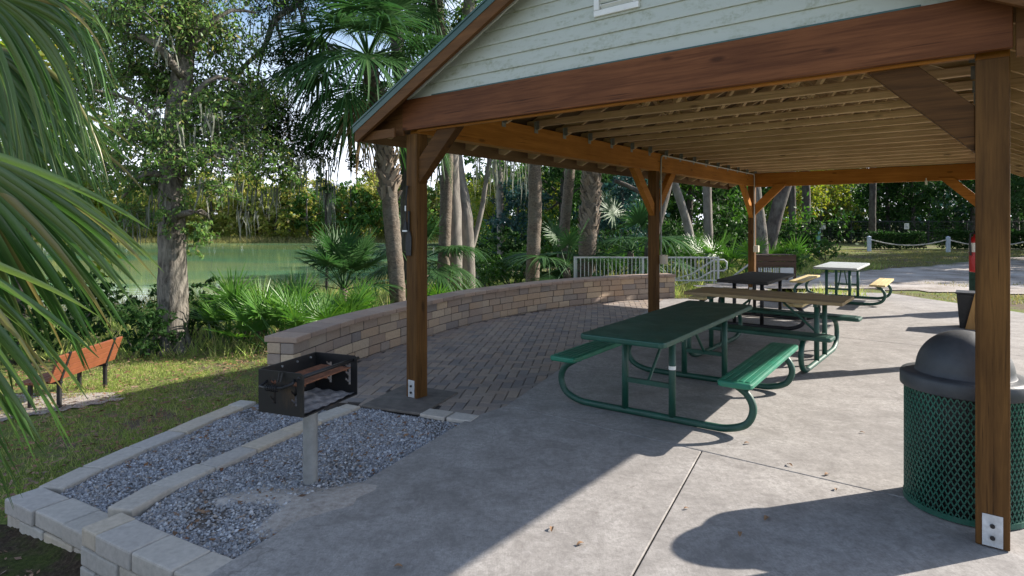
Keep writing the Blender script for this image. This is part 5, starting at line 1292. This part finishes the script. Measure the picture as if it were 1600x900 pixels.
for u, Y, s, key, lab in ((800, 19, 1.1, 'bush', 'low leafy bush behind the wall left of the dark palm trunk'), (765, 18, 1.0, 'bush', 'green bush behind the wall beside the twin trunks'), (770, 24, 1.5, 'bushd', 'dark rounded bush behind the two low green bushes'), (815, 24, 1.5, 'bushd', 'dark bush behind the dark palm trunk'),
                          (855, 20, 1.2, 'bush', 'low bush between the dark palm and the shaggy palm'), (945, 23, 1.5, 'bushd', 'dark bush behind the shaggy palm'), (1256, 29, 1.35, 'bushd', 'round dark bush left of the teal marker post'), (1290, 26, .9, 'bush', 'low spreading bush in front of the teal marker post'),
                          (1240, 23, .8, 'bush', 'small bush behind the low wooden stand'), (690, 14.2, .6, 'bush', 'small bush at the foot of the twin trunks'), (300, 11.2, .8, 'bushd', 'dark low bush behind the broad oak trunk'), (215, 9.2, .7, 'bushd', 'dark bush between the park bench and the broad oak'), (120, 10.5, 1.0, 'bushd', 'dark bush on the lake side of the park bench'),
                          (560, 11.2, .6, 'bush', 'small light bush under the curved palm'), (830, 33, 1.6, 'bushy', 'sunny yellow green bush in the gap between the palm trunks'), (1140, 27, 1.7, 'bushd', 'dark bush behind the handrail'), (1060, 25, 1.5, 'bushd', 'dark bush behind the right half of the railing'), (30, 9, .8, 'bushd', 'dark bush at the left edge behind the near fronds')):
    place(key, lab, u, Y, s, 'bushes behind the wall and along the bank')
GW = 'woods behind the pavilion'
place('tree_y', 'leafy yellow green tree at the left edge behind the near fronds', 25, 13.5, 1.05, 'trees on the near bank')
for u, Y, s, key, lab in ((770, 40, .95, 'tree_y', 'yellow green tree in the sunny gap behind the twin trunks'), (840, 42, .9, 'tree_y', 'yellow green tree seen between the dark palm and twin trunks'), (730, 55, 1.1, 'tree_y', 'far yellow green tree left of the sunny gap'),
                          (810, 30, .8, 'tree_b', 'blue green tree above the dark bushes'), (970, 27, .85, 'tree_b', 'blue green tree behind the spreading low fan palm'), (880, 34, 1.0, 'tree_d', 'dark tree behind the slender palm'), (930, 40, 1.1, 'tree_d', 'dark tree behind the shaggy palm'), (1010, 33, 1.0, 'tree_m', 'mid green tree behind the crooked dark tree'),
                          (1075, 33, 1.0, 'tree_d', 'dark tree behind the leaning pale trunk'), (1135, 36, 1.0, 'tree_m', 'mid green tree left of the third post'), (1175, 42, 1.1, 'tree_d', 'dark tree right behind the third post'), (1240, 46, 1.0, 'tree_y', 'bright yellow green tree behind the pine trunk'), (1285, 50, 1.0, 'tree_y', 'bright yellow green tree right of the pine trunk'),
                          (1325, 54, 1.0, 'tree_m', 'mid green tree above the fence left of the hedge'), (1385, 52, .9, 'tree_d', 'dark tree above the long hedge'), (1425, 51, 1.0, 'tree_d', 'darkest round tree above the square fence sign'), (1475, 53, 1.0, 'tree_b', 'silvery blue green tree above the second hedge'), (1520, 50, 1.05, 'tree_d', 'dark tree left of the near timber post'), (1590, 50, 1.1, 'tree_d', 'dark tree at the right edge beyond the drive')):
    place(key, lab, u, Y, s, GW)
for i, (u, Y, s) in enumerate(((1035, 52, 1.3), (900, 56, 1.3), (1110, 58, 1.3), (1210, 66, 1.3), (1300, 68, 1.3), (1370, 66, 1.3), (1450, 68, 1.3), (1540, 66, 1.3), (1640, 60, 1.3), (960, 62, 1.3), (830, 66, 1.3), (1160, 72, 1.3))):
    place('tree_d' if i % 2 else 'tree_m', 'tall leafy tree deep in the woods behind the pavilion', u, Y, s, 'deep woods')
# unseen trees added right of the frame to shade the drive and lawn
for x, y, s in ((24, 24.5, 1.15), (31, 34, 1.1), (37, 36, 1.2), (43, 41, 1.3), (35.5, 29.5, 1.1), (20.5, 21.5, 1.0), (26, 22, 1.1), (29, 28, 1.2), (33, 21, 1.2), (22.5, 29, 1.0), (38, 30, 1.3), (28, 20, .9)):
    o = dup(PROTO['tree_d'], (x, y, -.05), rnd.uniform(0, 6), s, 'leafy dark tree out of view on the right, added to shade the drive'); o['group'] = 'unseen trees shading the drive'
# far bank
for i in range(60):
    u = -170 + i * 15.5 + rnd.uniform(-5, 5); Y = rnd.choice((85, 87, 92, 97)) + rnd.uniform(-1, 1)
    place(('far_a', 'far_b', 'far_c', 'far_b')[i % 4], 'sunlit yellow green tree on the far bank of the lake', u, Y, rnd.uniform(.72, 1.08), 'trees on the far bank')
for i in range(16):
    u = 150 + i * 30 + rnd.uniform(-8, 8); place('bushy', 'pale bushy shrub at the water line of the far bank', u, 83.8, rnd.uniform(.8, 1.5), 'shrubs on the far bank')
def woods(name, label, x0, x1, y0, y1, h, n, size, seed, mat, n_cl):
    rg = np.random.default_rng(seed); cl_ = []
    for i in range(n_cl):
        x = x0 + (x1 - x0) * (i + rg.random()) / n_cl; y = rg.uniform(y0, y1); hh = h * rg.uniform(.6, 1.05)
        for z in np.arange(.5, hh, 1.5): cl_.append((x + rg.normal(0, .8), y, z - .6, 2.3, 1.5, 1.2))
    V, Fq = leaf_arrays(cl_, n, size, seed, spread=.3, per=20); return tag(link(name, np_mesh(name, V, Fq), M[mat]), label, kind='stuff')
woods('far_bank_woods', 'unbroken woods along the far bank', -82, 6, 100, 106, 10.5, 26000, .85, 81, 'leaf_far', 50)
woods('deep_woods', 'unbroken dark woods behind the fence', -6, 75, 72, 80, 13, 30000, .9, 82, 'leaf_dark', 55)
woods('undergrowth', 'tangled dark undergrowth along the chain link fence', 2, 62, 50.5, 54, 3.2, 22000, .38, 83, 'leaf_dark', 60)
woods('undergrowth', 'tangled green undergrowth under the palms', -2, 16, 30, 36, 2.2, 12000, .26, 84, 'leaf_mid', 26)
# clipped hedges
def hedge(label, u0, u1, Y, h, seed):
    a, c = gp(u0, Y), gp(u1, Y); W_ = c[0] - a[0]; rt = thing('clipped_hedge', label, 'hedge', a, 0, 'clipped hedges by the rope'); n = int(W_ * 900); rg = np.random.default_rng(seed)
    p = np.stack([rg.uniform(0, W_, n), rg.uniform(0, 1.1, n), rg.uniform(.08, h, n)], -1); face = rg.random(n); p[face < .35, 1] = rg.normal(.02, .05, (face < .35).sum()); k = face > .65; p[k, 2] = h + rg.normal(0, .05, k.sum())
    p[:, 2] *= 1 + .05 * np.sin(p[:, 0] * 2.3)
    ax = rg.normal(size=(n, 3)); ax /= np.linalg.norm(ax, axis=1)[:, None]; sd = np.cross(ax, rg.normal(size=(n, 3))); sd /= np.linalg.norm(sd, axis=1)[:, None]; L = rg.uniform(.05, .11, n)[:, None]
    V = np.stack([p - ax * L, p + sd * L * .5, p + ax * L, p - sd * L * .5], 1).reshape(-1, 3)
    link('foliage', np_mesh('hedge', V, np.arange(n * 4).reshape(n, 4)), M['leaf_dark'], rt)
    b = MB()
    for k in range(int(W_ / .5)): b.tube([(.25 + k * .5, .5, -.05), (.3 + k * .5, .5, h * .8)], .02, 5)
    b.build('stem', M['bark_dark'], rt)
hedge('long clipped hedge behind the rope between two pale posts', 1364, 1446, 38, 1.0, 5)
hedge('second clipped hedge behind the rope, cut off by the near timber post', 1474, 1620, 38, 1.1, 6)

# grass as stuff
def blades(name, label, regions, n, hmin, hmax, wd, seed, mat='grass', dens=None):
    rg = np.random.default_rng(seed); x = np.concatenate([rg.uniform(a, b_, int(n * f)) for (a, b_, c_, d_, f) in regions]); y = np.concatenate([rg.uniform(c_, d_, int(n * f)) for (a, b_, c_, d_, f) in regions])
    m = dens(x, y, rg); x, y = x[m], y[m]; k = len(x); z = ground_z(x, y); a = rg.uniform(0, 6.28, k); h = rg.uniform(hmin, hmax, k); ln = rg.uniform(.2, 1.0, k) * h; w_ = wd * rg.uniform(.6, 1.3, k); b2 = rg.uniform(0, 6.28, k)
    dx, dy = np.cos(a) * w_, np.sin(a) * w_
    V = np.stack([np.stack([x - dx, y - dy, z - .005], -1), np.stack([x + dx, y + dy, z - .005], -1), np.stack([x + np.cos(b2) * ln, y + np.sin(b2) * ln, z + h], -1)], 1).reshape(-1, 3)
    return tag(link(name, np_mesh(name, V, np.arange(k * 3).reshape(k, 3)), M[mat]), label, kind='stuff')
PL_OUT = np.array([(-1.2, 2.55), (-2.3, 3.2), (-3.3, 3.82), (-3.2, 4.2), (-2.72, 6.3), (-2.5, 6.4), (-2.2, 7.8), (-1.5, 9.3), (-.7, 10.8), (.8, 12.6), (3.6, 14.2), (4.2, 15), (9, 13), (9, 2)])
def dl(x, y, rg):
    p = .5 + .35 * np.sin(x * 1.7 + 1) * np.sin(y * 1.3) + .35 * np.sin(x * 4.1 + y * 2.2) * np.sin(y * 3.7 - x) + .35 * np.sin(x * 11 + 2 * np.sin(y * 5)) * np.sin(y * 9 + x * 3) + .2 * np.sin(x * 23 + y * 7) * np.sin(y * 19)
    p = np.where((y < 3.75) & (x > -4.6), p - .62, p)
    return ~inside(PL_OUT, x, y) & (rg.random(len(x)) < np.clip((p - .25) * 1.5, .04, 1)) & ~inside(LAKE, x, y)
blades('lawn_grass', 'short patchy grass of the sloping lawn', [(-7, 0, 2.3, 10.5, .6), (-8, -2.4, 4, 9.5, .4)], 210000, .018, .065, .0035, 3, 'grass', dl)
def dl2(x, y, rg):
    p = .55 + .45 * np.sin(x * .9) * np.sin(y * .8)
    dr = inside(drive, x, y) & ~((np.sin(x * .7 + y * .5) * np.sin(y * .9 - x * .3) + .3 * np.sin(x * 2.3)) > .55) ; return ~dr & ~inside(np.array(slab), x, y) & (rg.random(len(x)) < np.clip(p, .1, 1)) & ~inside(LAKE, x, y)
blades('verge_grass', 'thin dry grass between the slab and the drive', [(3.5, 14, 12.5, 17, .25), (11, 30, 22, 37, .75)], 60000, .03, .09, .012, 4, 'grass_dry', dl2)
blades('bank_grass', 'longer rough grass on the bank behind the wall', [(-9, 8, 9, 22, .75), (3, 14, 19, 32, .25)], 42000, .08, .3, .012, 5, 'grass', lambda x, y, rg: ~inside(PL_OUT, x, y) & ~inside(drive, x, y) & ~inside(LAKE, x, y))
def dl3(x, y, rg): d = pdist(LAKE, x, y); return (d < .9) & (x < -3)
blades('lake_reeds', 'thin pale reeds standing along the near shore', [(-16, -3, 15, 26, 1)], 26000, .3, .75, .012, 6, 'grass_dry', dl3)
def dl4(x, y, rg): d = pdist(LAKE, x, y); return (d < 1.5)
blades('far_reeds', 'pale reeds along the far water line', [(-75, 2, 79, 86, 1)], 26000, .3, 1.0, .05, 7, 'grass_dry', dl4)

# fallen leaves
def leaf_mesh(seed, L):
    rg = random.Random(seed); b = MB(); n = 6; vs = []
    for i in range(n + 1):
        t = i / n; w_ = L * .22 * math.sin(math.pi * min(1, t * .95 + .05)) ** .8; zc_ = .012 * math.sin(t * 3) * L / .07
        vs += [((t - .5) * L, -w_, zc_ + w_ * .5 + .002), ((t - .5) * L, 0, zc_ + .002), ((t - .5) * L, w_, zc_ + w_ * .4 + .002)]
    b.add(vs, [f for i in range(n) for f in ((i * 3, i * 3 + 1, i * 3 + 4, i * 3 + 3), (i * 3 + 1, i * 3 + 2, i * 3 + 5, i * 3 + 4))]); return b
for i, (u, v, L, lab) in enumerate(((862, 828, .05, 'dry brown leaf in the sunlit strip of concrete close to the shadow edge'), (907, 852, .05, 'rusty brown curled leaf nearest the slab joint on the sunlit concrete'), (622, 887, .045, 'tan leaf lying in the shade near the bottom of the slab'),
                                    (1234, 728, .05, 'small brown leaf on the sunlit slab behind the cross joint'), (1292, 743, .05, 'tan leaf on the cross joint left of the trash can'), (1072, 796, .035, 'tiny dark leaf just above the dome shaped shadow'), (1198, 812, .06, 'brown leaf inside the shadow of the trash can'), (1156, 836, .05, 'pale tan leaf in the middle of the round shadow'), (1306, 766, .04, 'dark bit of leaf at the upper edge of the can shadow'), (1347, 677, .04, 'dark speck of leaf on the bright slab beside the bench end'), (1167, 694, .05, 'dark leaf near the curved frame of the green table'))):
    o = leaf_mesh(i, L).build('fallen_leaf', M['leaf_brown'], None, loc=G(u, v), rot=rnd.uniform(0, 6)); o.location.z = .002
    tag(o, lab, 'leaf', 'dry leaves on the concrete')
rg = np.random.default_rng(12); n = 15000
x = rg.uniform(-7, -.4, n); y = rg.uniform(2.4, 9.5, n); up_ = inside(up_poly, x, y); low_ = inside(lo_poly, x, y); lawn = ~inside(PL_OUT, x, y); k = (up_ | low_ | lawn) & (rg.random(n) < np.where(lawn, .8, .2)); x, y, up_, low_ = x[k], y[k], up_[k], low_[k]; n = len(x)
z = np.where(up_, bed_z(x, y, -.035) + .012, np.where(low_, -.135 + .012, ground_z(x, y) + .045)); a = rg.uniform(0, 6.28, n); L = rg.uniform(.014, .034, n); tl_ = rg.normal(0, .35, n)
ax = np.stack([np.cos(a), np.sin(a), tl_ * .5], -1) * L[:, None]; sd = np.stack([-np.sin(a), np.cos(a), rg.normal(0, .35, n)], -1) * (L * .42)[:, None]; p = np.stack([x, y, z], -1)
V = np.stack([p - ax, p + sd, p + ax, p - sd], 1).reshape(-1, 3)
tag(link('leaf_litter', np_mesh('leaf_litter', V, np.arange(n * 4).reshape(n, 4)), M['leaf_brown']), 'small brown leaves strewn over lawn and gravel', kind='stuff')

# ------------------------------------------------------------------ light, sky, camera
EL, AZ = R(29.0), R(16.0)                          # sun height; AZ counter-clockwise from +X
sd = Vector((math.cos(EL) * math.cos(AZ), math.cos(EL) * math.sin(AZ), math.sin(EL)))
sl = bpy.data.lights.new('sun', 'SUN'); sl.energy = 5.0; sl.angle = R(.55); sl.color = (1.0, .92, .83)
so_ = bpy.data.objects.new('sun', sl); C.objects.link(so_); so_.rotation_euler = sd.to_track_quat('Z', 'Y').to_euler()
w = bpy.data.worlds.new('World'); bpy.context.scene.world = w; w.use_nodes = True; nt = w.node_tree; nt.nodes.clear()
out = nt.nodes.new('ShaderNodeOutputWorld'); bg = nt.nodes.new('ShaderNodeBackground'); sky = nt.nodes.new('ShaderNodeTexSky')
sky.sky_type = 'NISHITA'; sky.sun_disc = False; sky.sun_elevation = EL; sky.sun_rotation = math.pi / 2 - AZ; sky.air_density = 1.0; sky.dust_density = .8
tcn = nt.nodes.new('ShaderNodeTexCoord'); mp_ = nt.nodes.new('ShaderNodeMapping'); mp_.inputs['Scale'].default_value = (1, 1, 2.6); nz = nt.nodes.new('ShaderNodeTexNoise'); nz.inputs['Scale'].default_value = 2.3; nz.inputs['Detail'].default_value = 7; nz.inputs['Roughness'].default_value = .6
rpn = nt.nodes.new('ShaderNodeValToRGB'); rpn.color_ramp.elements[0].position = .52; rpn.color_ramp.elements[1].position = .68
sx = nt.nodes.new('ShaderNodeSeparateXYZ'); lowr = nt.nodes.new('ShaderNodeValToRGB'); lowr.color_ramp.elements[0].position = .10; lowr.color_ramp.elements[0].color = (1, 1, 1, 1); lowr.color_ramp.elements[1].position = .30; lowr.color_ramp.elements[1].color = (0, 0, 0, 1)
mxm = nt.nodes.new('ShaderNodeMath'); mxm.operation = 'MAXIMUM'; ml = nt.nodes.new('ShaderNodeMath'); ml.operation = 'MULTIPLY'; ml.inputs[1].default_value = .9
mixn = nt.nodes.new('ShaderNodeMix'); mixn.data_type = 'RGBA'; mixn.inputs[7].default_value = (7.0, 7.3, 8.4, 1)
lk = nt.links.new
lk(tcn.outputs['Generated'], mp_.inputs[0]); lk(mp_.outputs[0], nz.inputs['Vector']); lk(nz.outputs['Fac'], rpn.inputs[0]); lk(tcn.outputs['Generated'], sx.inputs[0]); lk(sx.outputs['Z'], lowr.inputs[0])
mulr = nt.nodes.new('ShaderNodeMath'); mulr.operation = 'MULTIPLY'; mulr.inputs[1].default_value = .8; lk(rpn.outputs[0], mulr.inputs[0])
lk(mulr.outputs[0], mxm.inputs[0]); lk(lowr.outputs[0], mxm.inputs[1]); lk(mxm.outputs[0], ml.inputs[0]); lk(ml.outputs[0], mixn.inputs[0]); lk(sky.outputs[0], mixn.inputs[6]); lk(mixn.outputs[2], bg.inputs[0])
bg.inputs[1].default_value = .11; lk(bg.outputs[0], out.inputs[0])

cam = bpy.data.cameras.new('camera'); co_ = bpy.data.objects.new('camera', cam); C.objects.link(co_); co_.location = (0, 0, EYE); co_.rotation_euler = (math.pi / 2, 0, 0)
cam.sensor_fit = 'HORIZONTAL'; cam.sensor_width = 36; cam.lens = 36 * F / 1600; cam.shift_y = -(450 - V0) / 1600; cam.clip_end = 2500; cam.clip_start = .05
sc = bpy.context.scene; sc.camera = co_; sc.render.resolution_x = 1600; sc.render.resolution_y = 900
sc.view_settings.view_transform = 'Standard'; sc.view_settings.look = 'None'; sc.view_settings.exposure = 1.15; sc.view_settings.gamma = 1.0
